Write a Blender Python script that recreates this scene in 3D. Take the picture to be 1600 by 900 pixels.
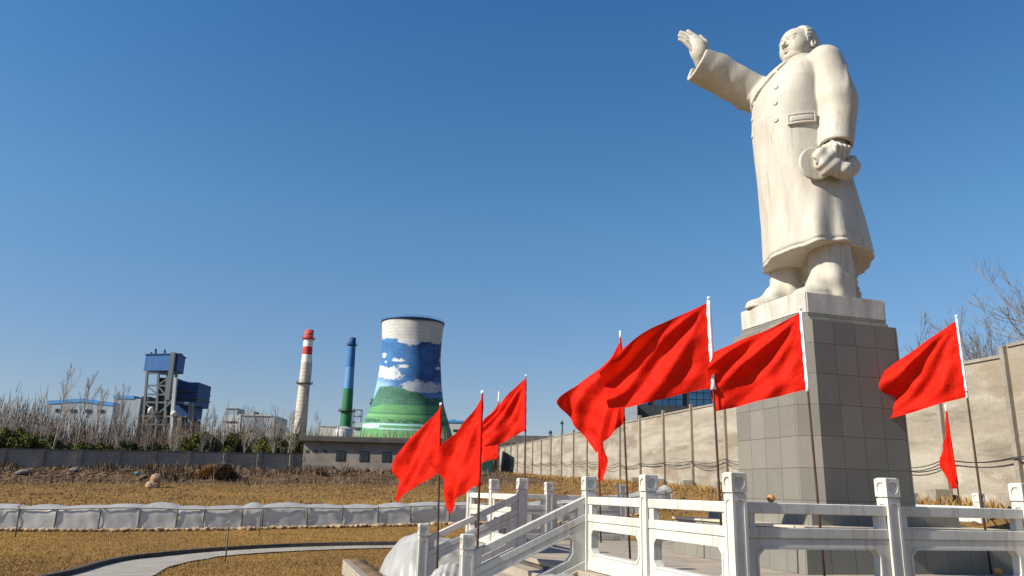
import bpy, bmesh, math, random
import numpy as np
from mathutils import Vector, Matrix
from mathutils.geometry import tessellate_polygon

for o in list(bpy.data.objects): bpy.data.objects.remove(o)
SC = bpy.context.scene
COL = SC.collection
R = math.radians

# ------------------------------------------------------------------ camera
F_PX, PITCH, ROLL = 1207.26, R(14.806), R(1.559)
cam_d = bpy.data.cameras.new('camera'); cam = bpy.data.objects.new('camera', cam_d); COL.objects.link(cam)
cam_d.sensor_width = 36.0; cam_d.lens = 36.0*F_PX/1600.0
cam_d.clip_start = 0.05; cam_d.clip_end = 9000
cam.matrix_world = Matrix.Rotation(R(90)+PITCH, 4, 'X') @ Matrix.Rotation(ROLL, 4, 'Z')
SC.camera = cam

# ------------------------------------------------------------------ light
TH = R(16.906)                                   # heading of the platform
U2 = np.array([-math.sin(TH), math.cos(TH)])     # along the platform side, away from the camera
W2 = np.array([math.cos(TH), math.sin(TH)])      # along the platform front, to the right
GRAZE, ELEV = R(4.5), R(37.0)
sh = -W2*math.cos(GRAZE) - U2*math.sin(GRAZE)
SUN = Vector((sh[0]*math.cos(ELEV), sh[1]*math.cos(ELEV), math.sin(ELEV)))
world = bpy.data.worlds.new('World'); SC.world = world; world.use_nodes = True
nt = world.node_tree; bg = nt.nodes['Background']
sky = nt.nodes.new('ShaderNodeTexSky'); sky.sky_type = 'NISHITA'; sky.sun_disc = False
sky.sun_elevation = ELEV; sky.sun_rotation = math.atan2(SUN.x, SUN.y)
sky.air_density = 1.0; sky.dust_density = 0.6; sky.ozone_density = 8.0; sky.altitude = 0
# winter sky: a little deeper blue overhead, milkier at the horizon
tc = nt.nodes.new('ShaderNodeTexCoord'); sx = nt.nodes.new('ShaderNodeSeparateXYZ'); cr = nt.nodes.new('ShaderNodeValToRGB'); mx = nt.nodes.new('ShaderNodeMix')
nt.links.new(tc.outputs['Generated'], sx.inputs[0]); nt.links.new(sx.outputs[2], cr.inputs[0]); e = cr.color_ramp.elements; e.new(.32)
for el_, (p_, c_) in zip(e, ((.10, (1.46, 1.20, 1.08, 1)), (.326, (1.22, 1.46, 1.34, 1)), (.57, (.78, 1.30, 1.46, 1)))): el_.position = p_; el_.color = c_
mx.data_type = 'RGBA'; mx.blend_type = 'MULTIPLY'; mx.inputs[0].default_value = 1.0
nt.links.new(sky.outputs[0], mx.inputs[6]); nt.links.new(cr.outputs[0], mx.inputs[7]); nt.links.new(mx.outputs[2], bg.inputs['Color']); bg.inputs['Strength'].default_value = 0.0625
sl = bpy.data.lights.new('sun', 'SUN'); sl.energy = 5.0; sl.angle = R(0.53); sl.color = (1.0, 0.93, 0.80)
so = bpy.data.objects.new('sun', sl); COL.objects.link(so); so.rotation_euler = SUN.to_track_quat('Z', 'Y').to_euler()
SC.view_settings.view_transform = 'Standard'; SC.view_settings.look = 'None'
SC.view_settings.exposure = 0.68; SC.view_settings.gamma = 1.0; SC.view_settings.use_curve_mapping = False
SC.render.engine = 'CYCLES'

# ------------------------------------------------------------------ measuring helpers
def ray(px, py):
    a = px-800; b = 450-py
    X = (a*math.cos(ROLL)-b*math.sin(ROLL))/F_PX; V = (a*math.sin(ROLL)+b*math.cos(ROLL))/F_PX
    c, s = math.cos(PITCH), math.sin(PITCH)
    return np.array([X, c-V*s, s+V*c])
def atZ(px, py, z): r = ray(px, py); return r*(z/r[2])
def atY(px, py, y): r = ray(px, py); return r*(y/r[1])
def atplane(px, py, q, n):
    r = ray(px, py); return r*(np.dot(n, q[:2])/np.dot(n, r[:2]))
O2 = np.array([2.586, 9.144]); TOP = 0.283; FLOOR = -1.2; GND = -2.13
def g(i, j, z=0.0):
    q = O2+U2*i+W2*j; return np.array([q[0], q[1], z])

# ------------------------------------------------------------------ scene graph helpers
def thing(name, label, cat, loc=(0, 0, 0), rz=0, group=None):
    o = bpy.data.objects.new(name, None); COL.objects.link(o); o.location = loc; o.rotation_euler = (0, 0, rz)
    o.empty_display_size = 0.2
    o['label'] = label; o['category'] = cat
    if group: o['group'] = group
    return o
def tag(o, label=None, cat=None, group=None, kind=None):
    if label: o['label'] = label
    if cat: o['category'] = cat
    if group: o['group'] = group
    if kind: o['kind'] = kind
    return o
def dup(root, loc, rz=0.0, label=None, group=None, scale=None):
    r = root.copy(); COL.objects.link(r); r.location = loc; r.rotation_euler = (0, 0, rz)
    if scale is not None: r.scale = scale
    if label: r['label'] = label
    if group: r['group'] = group
    for ch in list(root.children):
        c = ch.copy(); COL.objects.link(c); c.parent = r
        for gc in ch.children:
            d = gc.copy(); COL.objects.link(d); d.parent = c
    return r
def mesh_obj(name, verts, faces, mat, parent=None, smooth=False, origin=None):
    v = np.asarray(verts, float).reshape(-1, 3)
    if parent is not None and origin is None:
        p = parent
        while p.parent: p = p.parent
        if p.rotation_euler.z == 0: origin = p.location
    if origin is not None: v = v-np.array(origin)
    me = bpy.data.meshes.new(name); me.from_pydata(v.tolist(), [], [list(map(int, f)) for f in faces]); me.update()
    if smooth: me.shade_smooth()
    me.materials.append(mat)
    o = bpy.data.objects.new(name, me); COL.objects.link(o)
    if parent: o.parent = parent
    return o
class MB:
    def __init__(s): s.v = []; s.f = []; s.n = 0
    def add(s, v, f):
        v = np.asarray(v, float).reshape(-1, 3); s.v.append(v); s.f += [[i+s.n for i in q] for q in f]; s.n += len(v); return s
    def box(s, lo, hi, bev=0.0, fn=None):
        bm = bmesh.new(); bmesh.ops.create_cube(bm, size=1)
        lo = np.array(lo, float); hi = np.array(hi, float)
        for v in bm.verts: v.co = Vector((lo+hi)/2+np.array(v.co)*(hi-lo))
        if bev > 0: bmesh.ops.bevel(bm, geom=list(bm.edges), offset=bev, segments=1, affect='EDGES', profile=.5)
        s.addbm(bm, fn); return s
    def addbm(s, bm, fn=None):
        bm.verts.index_update(); v = np.array([x.co[:] for x in bm.verts])
        if fn: v = np.array([fn(p) for p in v])
        s.add(v, [[x.index for x in f.verts] for f in bm.faces]); bm.free()
    def beam(s, a, b, w, h=None):
        a = np.array(a, float); b = np.array(b, float); h = h or w; d = b-a; d /= np.linalg.norm(d)+1e-9
        up = np.array([0, 0, 1.]) if abs(d[2]) < .95 else np.array([1., 0, 0])
        x = np.cross(d, up); x /= np.linalg.norm(x); y = np.cross(x, d)
        v = [p+x*sx*w/2+y*sy*h/2 for p in (a, b) for sx, sy in ((-1, -1), (1, -1), (1, 1), (-1, 1))]
        return s.add(v, [(3, 2, 1, 0), (4, 5, 6, 7), (0, 1, 5, 4), (1, 2, 6, 5), (2, 3, 7, 6), (3, 0, 4, 7)])
    def tube(s, pts, rad, n=8, caps=True):
        pts = [np.array(p, float) for p in pts]; m = len(pts)
        rad = [rad]*m if np.isscalar(rad) else rad
        px = None; vs = []; fs = []
        for i, p in enumerate(pts):
            d = pts[min(i+1, m-1)]-pts[max(i-1, 0)]; d = d/(np.linalg.norm(d)+1e-9)
            if px is None:
                up = np.array([0, 0, 1.]) if abs(d[2]) < .9 else np.array([1., 0, 0])
                px = np.cross(d, up)
            px = px-d*np.dot(px, d); px /= np.linalg.norm(px)+1e-9; py = np.cross(d, px)
            for k in range(n):
                a = 2*math.pi*k/n; vs.append(p+(px*math.cos(a)+py*math.sin(a))*rad[i])
        for i in range(m-1):
            for k in range(n):
                a, b = i*n+k, i*n+(k+1) % n; fs.append((a, b, b+n, a+n))
        if caps: fs.append(list(range(n))[::-1]); fs.append([(m-1)*n+k for k in range(n)])
        return s.add(vs, fs)
    def lathe(s, prof, c=(0, 0, 0), n=32):
        vs = []; fs = []
        for (r, z) in prof:
            for k in range(n):
                a = 2*math.pi*k/n; vs.append((c[0]+r*math.cos(a), c[1]+r*math.sin(a), c[2]+z))
        for i in range(len(prof)-1):
            for k in range(n):
                a, b = i*n+k, i*n+(k+1) % n; fs.append((a, b, b+n, a+n))
        return s.add(vs, fs)
    def plate(s, outer, holes, t, fn):
        """flat plate with holes; outer/holes are 2D loops, fn maps (a,b,c) to 3D, thickness t along c (0..t)"""
        loops = [outer]+holes
        flat = [p for l in loops for p in l]
        tri = tessellate_polygon([[Vector((p[0], p[1], 0)) for p in l] for l in loops])
        n = len(flat)
        v = [fn(p[0], p[1], t) for p in flat]+[fn(p[0], p[1], 0) for p in flat]
        f = []
        for a, b, c in tri:
            pa, pb, pc = flat[a], flat[b], flat[c]
            ar = (pb[0]-pa[0])*(pc[1]-pa[1])-(pb[1]-pa[1])*(pc[0]-pa[0])
            if ar < 0: b, c = c, b
            f.append((a, b, c)); f.append((c+n, b+n, a+n))
        k = 0
        for li, l in enumerate(loops):
            m = len(l)
            ar = sum(l[i][0]*l[(i+1) % m][1]-l[(i+1) % m][0]*l[i][1] for i in range(m))
            for i in range(m):
                a, b = k+i, k+(i+1) % m
                if (ar > 0) != (li > 0): f.append((b, a, a+n, b+n))
                else: f.append((a, b, b+n, a+n))
            k += m
        return s.add(v, f)
    def build(s, name, mat, parent=None, smooth=False, origin=None):
        return mesh_obj(name, np.concatenate(s.v), s.f, mat, parent, smooth, origin)

# ------------------------------------------------------------------ materials
def mat(name, build):
    m = bpy.data.materials.new(name); m.use_nodes = True; t = m.node_tree
    b = t.nodes['Principled BSDF']; build(t, b); return m
def N(t, kind, **kw):
    n = t.nodes.new(kind)
    for k, v in kw.items():
        if k in n.inputs: n.inputs[k].default_value = v
        else: setattr(n, k, v)
    return n
def coords(t, scale=(1, 1, 1), kind='Object'):
    c = N(t, 'ShaderNodeTexCoord'); mp = N(t, 'ShaderNodeMapping'); mp.inputs['Scale'].default_value = scale
    t.links.new(c.outputs[kind], mp.inputs[0]); return mp.outputs[0]
def noise(t, scale, vec=None, detail=5, rough=.6):
    n = N(t, 'ShaderNodeTexNoise'); n.inputs['Scale'].default_value = scale; n.inputs['Detail'].default_value = detail; n.inputs['Roughness'].default_value = rough
    if vec is not None: t.links.new(vec, n.inputs['Vector'])
    return n.outputs['Fac']
def ramp(t, fac, stops):
    r = N(t, 'ShaderNodeValToRGB'); e = r.color_ramp.elements
    while len(e) < len(stops): e.new(.5)
    for el, (p, c) in zip(e, stops): el.position = p; el.color = (*c, 1) if len(c) == 3 else c
    t.links.new(fac, r.inputs[0]); return r.outputs[0]
def mix(t, fac, a, b, mode='MIX'):
    m = N(t, 'ShaderNodeMix', data_type='RGBA', blend_type=mode)
    for s_, v in ((0, fac), (6, a), (7, b)):
        if isinstance(v, (int, float)): m.inputs[s_].default_value = v
        elif isinstance(v, tuple): m.inputs[s_].default_value = (*v, 1)
        else: t.links.new(v, m.inputs[s_])
    return m.outputs[2]
def bump(t, b, h, strength=.3, dist=.02):
    n = N(t, 'ShaderNodeBump'); n.inputs['Strength'].default_value = strength; n.inputs['Distance'].default_value = dist
    t.links.new(h, n.inputs['Height']); t.links.new(n.outputs[0], b.inputs['Normal'])
def stained(name, c1, c2, scale=1.0, rough=.7, stretch=(1, 1, 1), contrast=(.3, .7), bumpd=.004, fine=None, spec=.3):
    def f(t, b):
        v = coords(t, stretch)
        n1 = noise(t, scale, v); col = ramp(t, n1, [(contrast[0], c1), (contrast[1], c2)])
        if fine:
            n2 = noise(t, fine, coords(t), 3, .7)
            col = mix(t, .5, col, ramp(t, n2, [(.3, (.78, .78, .78)), (.7, (1.15, 1.15, 1.15))]), 'MULTIPLY')
        t.links.new(col, b.inputs['Base Color']); b.inputs['Roughness'].default_value = rough; b.inputs['Specular IOR Level'].default_value = spec
        if bumpd: bump(t, b, noise(t, (fine or scale*8), coords(t), 4), .5, bumpd)
    return mat(name, f)
def plain(name, c, rough=.6, metal=0.0):
    return stained(name, tuple(x*.85 for x in c), tuple(min(1, x*1.1) for x in c), 2.0, rough, bumpd=0)
# ------------------------------------------------------------------ sculpting: signed distance fields meshed with surface nets
def surface_nets(fn, lo, hi, h):
    lo = np.array(lo, float); hi = np.array(hi, float)
    n = np.ceil((hi-lo)/h).astype(int)+1
    ax = [lo[k]+np.arange(n[k])*h for k in range(3)]
    F = fn(ax[0][:, None, None], ax[1][None, :, None], ax[2][None, None, :]).astype(np.float32)
    F = np.broadcast_to(F, n).copy()
    F[0] = F[-1] = .1; F[:, 0] = F[:, -1] = .1; F[:, :, 0] = F[:, :, -1] = .1
    S = F < 0
    c = n-1
    cnt = np.zeros(c, np.float32); acc = np.zeros((*c, 3), np.float32)
    def sl(o): return tuple(slice(o[k], o[k]+c[k]) for k in range(3))
    for a in range(3):
        for o1 in (0, 1):
            for o2 in (0, 1):
                o = [0, 0, 0]; others = [k for k in range(3) if k != a]; o[others[0]] = o1; o[others[1]] = o2
                p = list(o); p[a] = 1
                A = F[sl(o)]; B = F[sl(p)]; x = (A < 0) != (B < 0)
                t = np.where(x, A/(A-B+1e-12*(A == B)), 0)
                cnt += x
                for k in range(3): acc[..., k] += np.where(x, t if k == a else o[k], 0)
    act = cnt > 0; idx = -np.ones(c, np.int64); idx[act] = np.arange(act.sum())
    ijk = np.argwhere(act); V = lo+h*(ijk+acc[act]/cnt[act][:, None])
    faces = []
    for a in range(3):
        b_, c_ = (a+1) % 3, (a+2) % 3
        o = [0, 0, 0]; p = [0, 0, 0]; p[a] = 1
        rng = [slice(0, n[k]-1) if k == a else slice(1, n[k]-1) for k in range(3)]
        rng2 = list(rng); rng2[a] = slice(1, n[a])
        A = S[tuple(rng)]; B = S[tuple(rng2)]
        e = np.argwhere(A != B); sg = A[A != B]
        if len(e) == 0: continue
        base = e.copy(); base[:, b_] += 1; base[:, c_] += 1
        def cell(db, dc):
            q = base.copy(); q[:, b_] -= db; q[:, c_] -= dc
            return idx[q[:, 0], q[:, 1], q[:, 2]]
        q = np.stack([cell(1, 1), cell(0, 1), cell(0, 0), cell(1, 0)], 1)
        q[~sg] = q[~sg][:, ::-1]
        faces.append(q[(q >= 0).all(1)])
    return V, np.concatenate(faces)
def smin(a, b, k):
    h = np.clip(.5+.5*(b-a)/k, 0, 1); return b*(1-h)+a*h-k*h*(1-h)
def smax(a, b, k): return -smin(-a, -b, k)
def ell(x, y, z, c, r):
    q = np.sqrt(((x-c[0])/r[0])**2+((y-c[1])/r[1])**2+((z-c[2])/r[2])**2); return (q-1)*min(r)
def ellr(x, y, z, c, r, ang):
    """ellipsoid tilted in the x-z plane by ang"""
    ca, sa = math.cos(ang), math.sin(ang); X = (x-c[0])*ca+(z-c[2])*sa; Z = -(x-c[0])*sa+(z-c[2])*ca
    return ell(X, y, Z, (0, c[1], 0), r)
def cone(x, y, z, a, b, ra, rb):
    a = np.array(a, float); d = np.array(b, float)-a; L = (d**2).sum()
    t = np.clip(((x-a[0])*d[0]+(y-a[1])*d[1]+(z-a[2])*d[2])/L, 0, 1)
    return np.sqrt((x-a[0]-t*d[0])**2+(y-a[1]-t*d[1])**2+(z-a[2]-t*d[2])**2)-(ra+(rb-ra)*t)
def gauss(x, w): return np.exp(-(x/w)**2)
def ssm(a, b, x): t = np.clip((x-a)/(b-a), 0, 1); return t*t*(3-2*t)

RZ = np.array([.80, 1.2, 1.9, 2.7, 3.6, 4.3, 4.8, 5.2, 5.5, 5.75, 5.95, 6.15, 6.4])
CX = np.array([-.26, -.25, -.2, -.1, .0, .04, .03, -.02, -.08, -.13, -.16, -.2, -.2])
CY = np.array([.12, .12, .1, .06, .02, .0, .0, .0, .02, .02, .02, .02, .02])
RX = np.array([1.17, 1.15, 1.09, 1.03, .98, .97, .93, .84, .72, .58, .43, .30, .2])
RY = np.array([1.05, 1.03, .97, .92, .88, .88, .92, .97, .96, .80, .52, .30, .2])
def d_torso(x, y, z):
    zz = np.clip(z, RZ[0], RZ[-1])
    cx, cy, rx, ry = (np.interp(zz, RZ, A) for A in (CX, CY, RX, RY))
    X = (x-cx)/rx; Y = (y-cy)/ry
    q = (np.abs(X)**2.3+np.abs(Y)**2.3)**(1/2.3)
    a = np.arctan2(Y, X)                                  # 0 front, +90 left
    sk = ssm(4.0, 1.0, z)
    fold = sk*(.026*np.sin(6*a+.6+.5*np.sin(z*1.3))+.014*np.sin(13*a+1.4*z)) + (1-sk)*.010*np.sin(5*a+3*z)
    # one long fold running from the hip to the hem on the left side, one at the back
    fold = fold+sk*(.075*gauss(a-(1.12+.16*(z-2.5)), .13)-.05*gauss(a-(1.40+.15*(z-2.5)), .12)-.055*np.tanh((a-(1.72+.12*(z-2.5)))/.05)*ssm(3.2, 2.4, a))
    return (q-1-fold)*np.minimum(rx, ry)*.92
def hem_z(x, y):
    a = np.arctan2(y-.1, x+.25)
    return .95+.27*gauss(a-1.45, .80)+.035*np.sin(3*a+.3)
def lapel_y(z): return np.interp(z, [4.88, 5.05, 5.38, 5.70, 5.95], [-.52, -.30, .02, .30, .50])
def d_coat(x, y, z):
    t = d_torso(x, y, z)
    a = np.arctan2(y-.05, x+.05)
    front = ssm(.25, .45, x)
    # raised lapel on the left breast ending in a notched collar
    ly = lapel_y(z); lap = ssm(0, .035, ly-y)*ssm(4.88, 5.0, z)*ssm(6.1, 5.9, z)*front
    t = t-.060*lap+.034*gauss(y-ly-.022, .026)*ssm(4.8, 4.9, z)*ssm(5.95, 5.85, z)*front
    notch = gauss(z-5.56+.45*(y-.25), .03)*ssm(.08, .12, y)*ssm(ly+.01, ly-.01, y)*front
    t = t+.05*notch
    # stitched line above the hem
    hz = hem_z(x, y)
    t = t+.026*gauss(z-hz-.085, .020)
    t = smax(t, hz-z, .02)
    # standing collar
    ct = (z-5.87)*1.0-.32*(-x-.15)
    r = np.sqrt(((x+.16)/.46)**2+((y-.02)/.44)**2)
    collar = np.maximum(np.abs(r-1)*.44-.045, np.abs(ct)-.16)
    t = smin(t, collar, .07)
    # right sleeve, raised
    ra = cone(x, y, z, (-.02, -.80, 5.36), (.62, -.93, 5.64), .45, .44)
    rb = cone(x, y, z, (.62, -.93, 5.64), (1.90, -1.10, 6.28), .44, .49)
    dirv = np.array([1.42, -.17, .62]); dirv /= np.linalg.norm(dirv)
    s = (x-1.90)*dirv[0]+(y+1.10)*dirv[1]+(z-6.28)*dirv[2]
    rb = smax(rb, s, .03)
    rad = np.sqrt(np.maximum((x-1.90)**2+(y+1.10)**2+(z-6.28)**2-s*s, 0))
    rb = np.maximum(rb, -np.maximum(rad-.40, -.30-s))            # open cuff
    sl_ = smin(ra, rb, .10)
    sl_ = sl_-.012*np.sin(9*s+3*z)*ssm(-1.6, -.9, s)*ssm(-.15, -.4, s)-.03*gauss(s+1.55+.25*(z-5.6), .07)
    t = smin(t, sl_, .13)
    # left sleeve, hanging
    la = cone(x, y, z, (-.20, .86, 5.57), (-.30, 1.06, 4.46), .40, .41)
    lb = cone(x, y, z, (-.30, 1.06, 4.46), (-.10, 1.12, 3.38), .41, .345)
    dl = np.array([.20, .06, -1.08]); dl /= np.linalg.norm(dl)
    s2 = (x+.10)*dl[0]+(y-1.12)*dl[1]+(z-3.38)*dl[2]
    lb = smax(lb, s2, .03)
    rad2 = np.sqrt(np.maximum((x+.10)**2+(y-1.12)**2+(z-3.38)**2-s2*s2, 0))
    lb = np.maximum(lb, -np.maximum(rad2-.275, -.22-s2))
    la = smin(la, lb, .10)
    la = la-.020*np.sin(7*z+2*x)*gauss(z-4.6, .5)-.022*gauss((x+.35)+.35*(z-5), .07)*ssm(4.4, 4.9, z)
    t = smin(t, la, .06)
    return t
def d_legs(x, y, z):
    nx = .035*np.sin(5*z+3*y)
    L = cone(x, y, z, (-.12, .58, 1.5), (-.12, .60, .12), .46, .44)
    Rg = cone(x, y, z, (.10, -.50, 1.5), (.14, -.52, .12), .42, .41)
    L = smin(L, ell(x, y, z, (.16, .60, .38), (.30, .36, .22)), .14)      # cloth breaking over the shoe
    Rg = smin(Rg, ell(x, y, z, (.44, -.55, .36), (.30, .34, .20)), .14)
    L = L-.02*np.sin(6*np.arctan2(y-.6, x+.1)+2*z); Rg = Rg-.02*np.sin(6*np.arctan2(y+.5, x-.1)+2*z)
    sL = smin(ell(x, y, z, (.36, .62, .10), (.50, .29, .17)), ell(x, y, z, (.20, .60, .2), (.35, .28, .22)), .1)
    sR = smin(ell(x, y, z, (.68, -.60, .10), (.50, .28, .17)), ell(x, y, z, (.50, -.58, .2), (.35, .27, .22)), .1)
    sole = 9
    for c in ((.34, .62, .03), (.66, -.60, .03)):
        sole = np.minimum(sole, np.maximum(np.sqrt(((x-c[0])/.54)**2+((y-c[1])/.32)**2)*.32-.32, np.abs(z-.035)-.04))
    t = smin(smin(L, sL, .05), smin(Rg, sR, .05), .05)
    t = np.minimum(t, sole)
    t = smax(t, -z, .01)
    # rough block of stone left standing behind the legs
    nn = .05*np.sin(17*x+3)*np.sin(19*z)*np.cos(15*y)+.03*np.sin(41*x+7*z)*np.sin(37*z+5*y)
    blk = np.maximum(np.maximum(np.abs(x+.42-.16*z)-.30, np.abs(y-.10)-.66), z-1.5)-.6*nn-.02
    blk = np.maximum(blk, -z)
    return np.minimum(t, blk)
HC = np.array([-.14, .06, 6.39])
def head_frame(x, y, z):
    yw = R(9); a = R(-8); rl = R(6)
    x = x-HC[0]; y = y-HC[1]; z = z-HC[2]
    x, y, z = x/1.05, y/1.05, z/1.05
    X0 = x*math.cos(yw)+y*math.sin(yw); Y0 = -x*math.sin(yw)+y*math.cos(yw)
    X = X0*math.cos(a)-z*math.sin(a); Z = X0*math.sin(a)+z*math.cos(a)
    return X, Y0*math.cos(rl)+Z*math.sin(rl), -Y0*math.sin(rl)+Z*math.cos(rl)
def d_head(x, y, z):
    # local frame: slightly raised chin
    X, y, Z = head_frame(x, y, z)
    ay = np.abs(y)
    d = ell(X, y, Z, (-.07, 0, .11), (.43, .365, .39))                 # skull
    d = smin(d, ell(X, y, Z, (.04, 0, .08), (.35, .315, .37)), .08)    # forehead
    d = smin(d, ell(X, y, Z, (.05, 0, -.20), (.31, .29, .29)), .12)    # jaw
    d = smin(d, ell(X, ay, Z, (.14, .17, -.12), (.17, .14, .17)), .10)   # cheeks
    d = smin(d, ell(X, y, Z, (.27, 0, -.40), (.12, .13, .09)), .08)      # chin
    d = smin(d, ell(X, y, Z, (.06, 0, -.44), (.26, .25, .12)), .08)      # under the chin
    d = smin(d, cone(X, y, Z, (-.12, 0, -.30), (-.14, 0, -.75), .29, .32), .05)   # neck
    d = smin(d, cone(X, ay, Z, (.392, .045, .095), (.300, .235, .120), .032, .022), .02)      # brow ridge
    d = smax(d, -cone(X, ay, Z, (.445, .085, .012), (.365, .235, .014), .066, .046), .015)  # eye sockets
    d = smin(d, ell(X, ay, Z, (.318, .150, -.002), (.050, .072, .030)), .004)    # eyeballs
    d = smin(d, cone(X, ay, Z, (.386, .080, .030), (.322, .228, .024), .014, .011), .004)
    d = smin(d, cone(X, y, Z, (.375, 0, .06), (.43, 0, -.08), .028, .046), .03)    # nose
    d = smin(d, ell(X, y, Z, (.430, 0, -.105), (.060, .062, .045)), .02)
    d = smin(d, ell(X, ay, Z, (.385, .070, -.120), (.050, .036, .034)), .012)
    d = smax(d, -cone(X, ay, Z, (.425, .100, -.10), (.365, .175, -.25), .022, .016), .05)   # fold beside the mouth
    d = smin(d, cone(X, ay, Z, (.385, .0, -.218), (.335, .100, -.232), .030, .012), .014)     # lips
    d = smin(d, cone(X, ay, Z, (.375, .0, -.286), (.335, .070, -.272), .034, .016), .014)
    d = smax(d, -cone(X, ay, Z, (.425, 0, -.252), (.350, .120, -.244), .013, .012), .008)
    d = smax(d, -ell(X, y, Z, (.405, 0, -.338), (.045, .09, .022)), .03)
    # ears
    e = ell(X, ay, Z, (-.10, .365, -.05), (.075, .05, .125)); e = smax(e, -ell(X, ay, Z, (-.08, .425, -.03), (.05, .045, .085)), .012)
    d = smin(d, e, .02)
    return d
def d_hair(x, y, z):
    X, y, Z = head_frame(x, y, z); ay = np.abs(y)
    sk = ell(X, y, Z, (-.08, 0, .12), (.465, .400, .425))
    sk = smin(sk, ell(X, y, Z, (-.17, 0, -.05), (.37, .375, .45)), .05)
    sk = smin(sk, ell(X, ay, Z, (-.06, .18, .33), (.26, .18, .13)), .08)     # swept-back volume above the temples
    sk = sk-.004*np.sin(60*Z+34*X+8*ay)-.006*np.sin(9*X+4*Z)
    # receding hairline: high forehead, temple line in front of the ear, nape
    front = np.interp(Z, [-.60, -.45, -.25, -.22, -.02, .10, .30, .36, .55], [-.20, -.20, -.14, -.06, .06, .11, .08, .10, .10])
    line = X-front
    cut = np.maximum(line, -.50-Z)
    ear = -ell(X, ay, Z, (-.085, .41, -.04), (.115, .16, .165))
    return smax(smax(sk, cut, .02), ear, .02)
# frame of the two hands: s to the right of the view, c towards the viewer
SD = np.array([.9294, -.3692]) ; FW = -W2; LF = -U2
def sc(s, c, z):
    """point given by its offset across (s) and towards (c) a viewer in front of the platform corner, as statue x, y, z"""
    v = np.array([.929, -.370])*s+np.array([-.370, -.929])*c
    return (float(v@FW), float(v@LF), z)
def d_hand_r(x, y, z):
    c0 = .42
    def P(s, zz, c=0.0): return sc(s+.15, c0+c, (zz-6.5)*.92+6.5-.12)
    d = cone(x, y, z, (1.65, -1.07, 6.1), P(-2.22, 6.50), .23, .20)
    d = smin(d, ell(x, y, z, P(-2.28, 6.72), (.19, .23, .23)), .10)
    d = smin(d, cone(x, y, z, P(-2.24, 6.62), P(-2.36, 6.95), .20, .17), .08)
    for (s1, z1, s2, z2, s3, z3, dc, r) in ((-2.26, 7.02, -2.35, 7.20, -2.47, 7.33, -.16, .068), (-2.34, 6.97, -2.48, 7.15, -2.62, 7.22, .0, .070),
                                       (-2.40, 6.88, -2.53, 7.01, -2.64, 7.07, .10, .068), (-2.44, 6.77, -2.55, 6.87, -2.63, 6.91, .17, .060)):
        f = smin(cone(x, y, z, P(s1+.06, z1-.14, dc*.7), P(s2, z2, dc), r*1.05, r*.95), cone(x, y, z, P(s2, z2, dc), P(s3-.05, z3+.06, dc+.02), r*.95, r*.78), .015)
        d = smin(d, f, .012)
    th = smin(cone(x, y, z, P(-2.13, 6.70, -.02), P(-2.12, 6.92, -.10), .12, .085), cone(x, y, z, P(-2.12, 6.92, -.10), P(-2.22, 7.12, -.10), .085, .062), .03)
    return smin(d, th, .03)
def d_hand_l(x, y, z):
    d = cone(x, y, z, (-.18, 1.12, 3.68), (-.06, 1.12, 3.32), .21, .22)
    d = smin(d, ell(x, y, z, (-.04, 1.14, 3.27), (.22, .19, .16)), .06)
    for k, (dx, L) in enumerate(((.165, .20), (.055, .24), (-.055, .23), (-.16, .18))):
        f = smin(cone(x, y, z, (dx-.04, 1.26, 3.36), (dx-.03, 1.37, 3.24), .054, .056), cone(x, y, z, (dx-.03, 1.37, 3.24), (dx-.02, 1.32, 3.24-L), .054, .046), .02)
        d = smin(d, f, .014)
    th = smin(cone(x, y, z, (.16, 1.08, 3.30), (.30, 1.16, 3.18), .09, .075), cone(x, y, z, (.30, 1.16, 3.18), (.26, 1.28, 3.02), .072, .055), .03)
    return smin(d, th, .02)
def d_cap(x, y, z):
    """soft peaked cap held by its top against the coat"""
    d = ell(x, y, z, (.17, 1.20, 3.02), (.20, .17, .30))
    d = smin(d, ell(x, y, z, (.22, 1.22, 2.80), (.26, .16, .22)), .06)
    d = smin(d, ell(x, y, z, (-.12, 1.24, 2.76), (.30, .17, .20)), .06)
    d = smin(d, ell(x, y, z, (-.36, 1.16, 2.92), (.22, .20, .26)), .08)
    d = smin(d, ell(x, y, z, (.33, 1.19, 2.98), (.20, .15, .26)), .05)
    d = smin(d, ell(x, y, z, (-.02, 1.16, 2.98), (.28, .14, .20)), .06)
    d = d-.020*np.sin(16*x+9*z)*np.sin(11*z+5*x)
    # the flat peak behind
    q = np.sqrt(((x-.44)/.34)**2+((z-2.90)/.38)**2)
    peak = smax((q-1)*.34, np.abs(y-1.06-.25*(x-.4)*-1)-.035, .02)
    return smin(d, peak, .03)
M_marble = None
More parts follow.
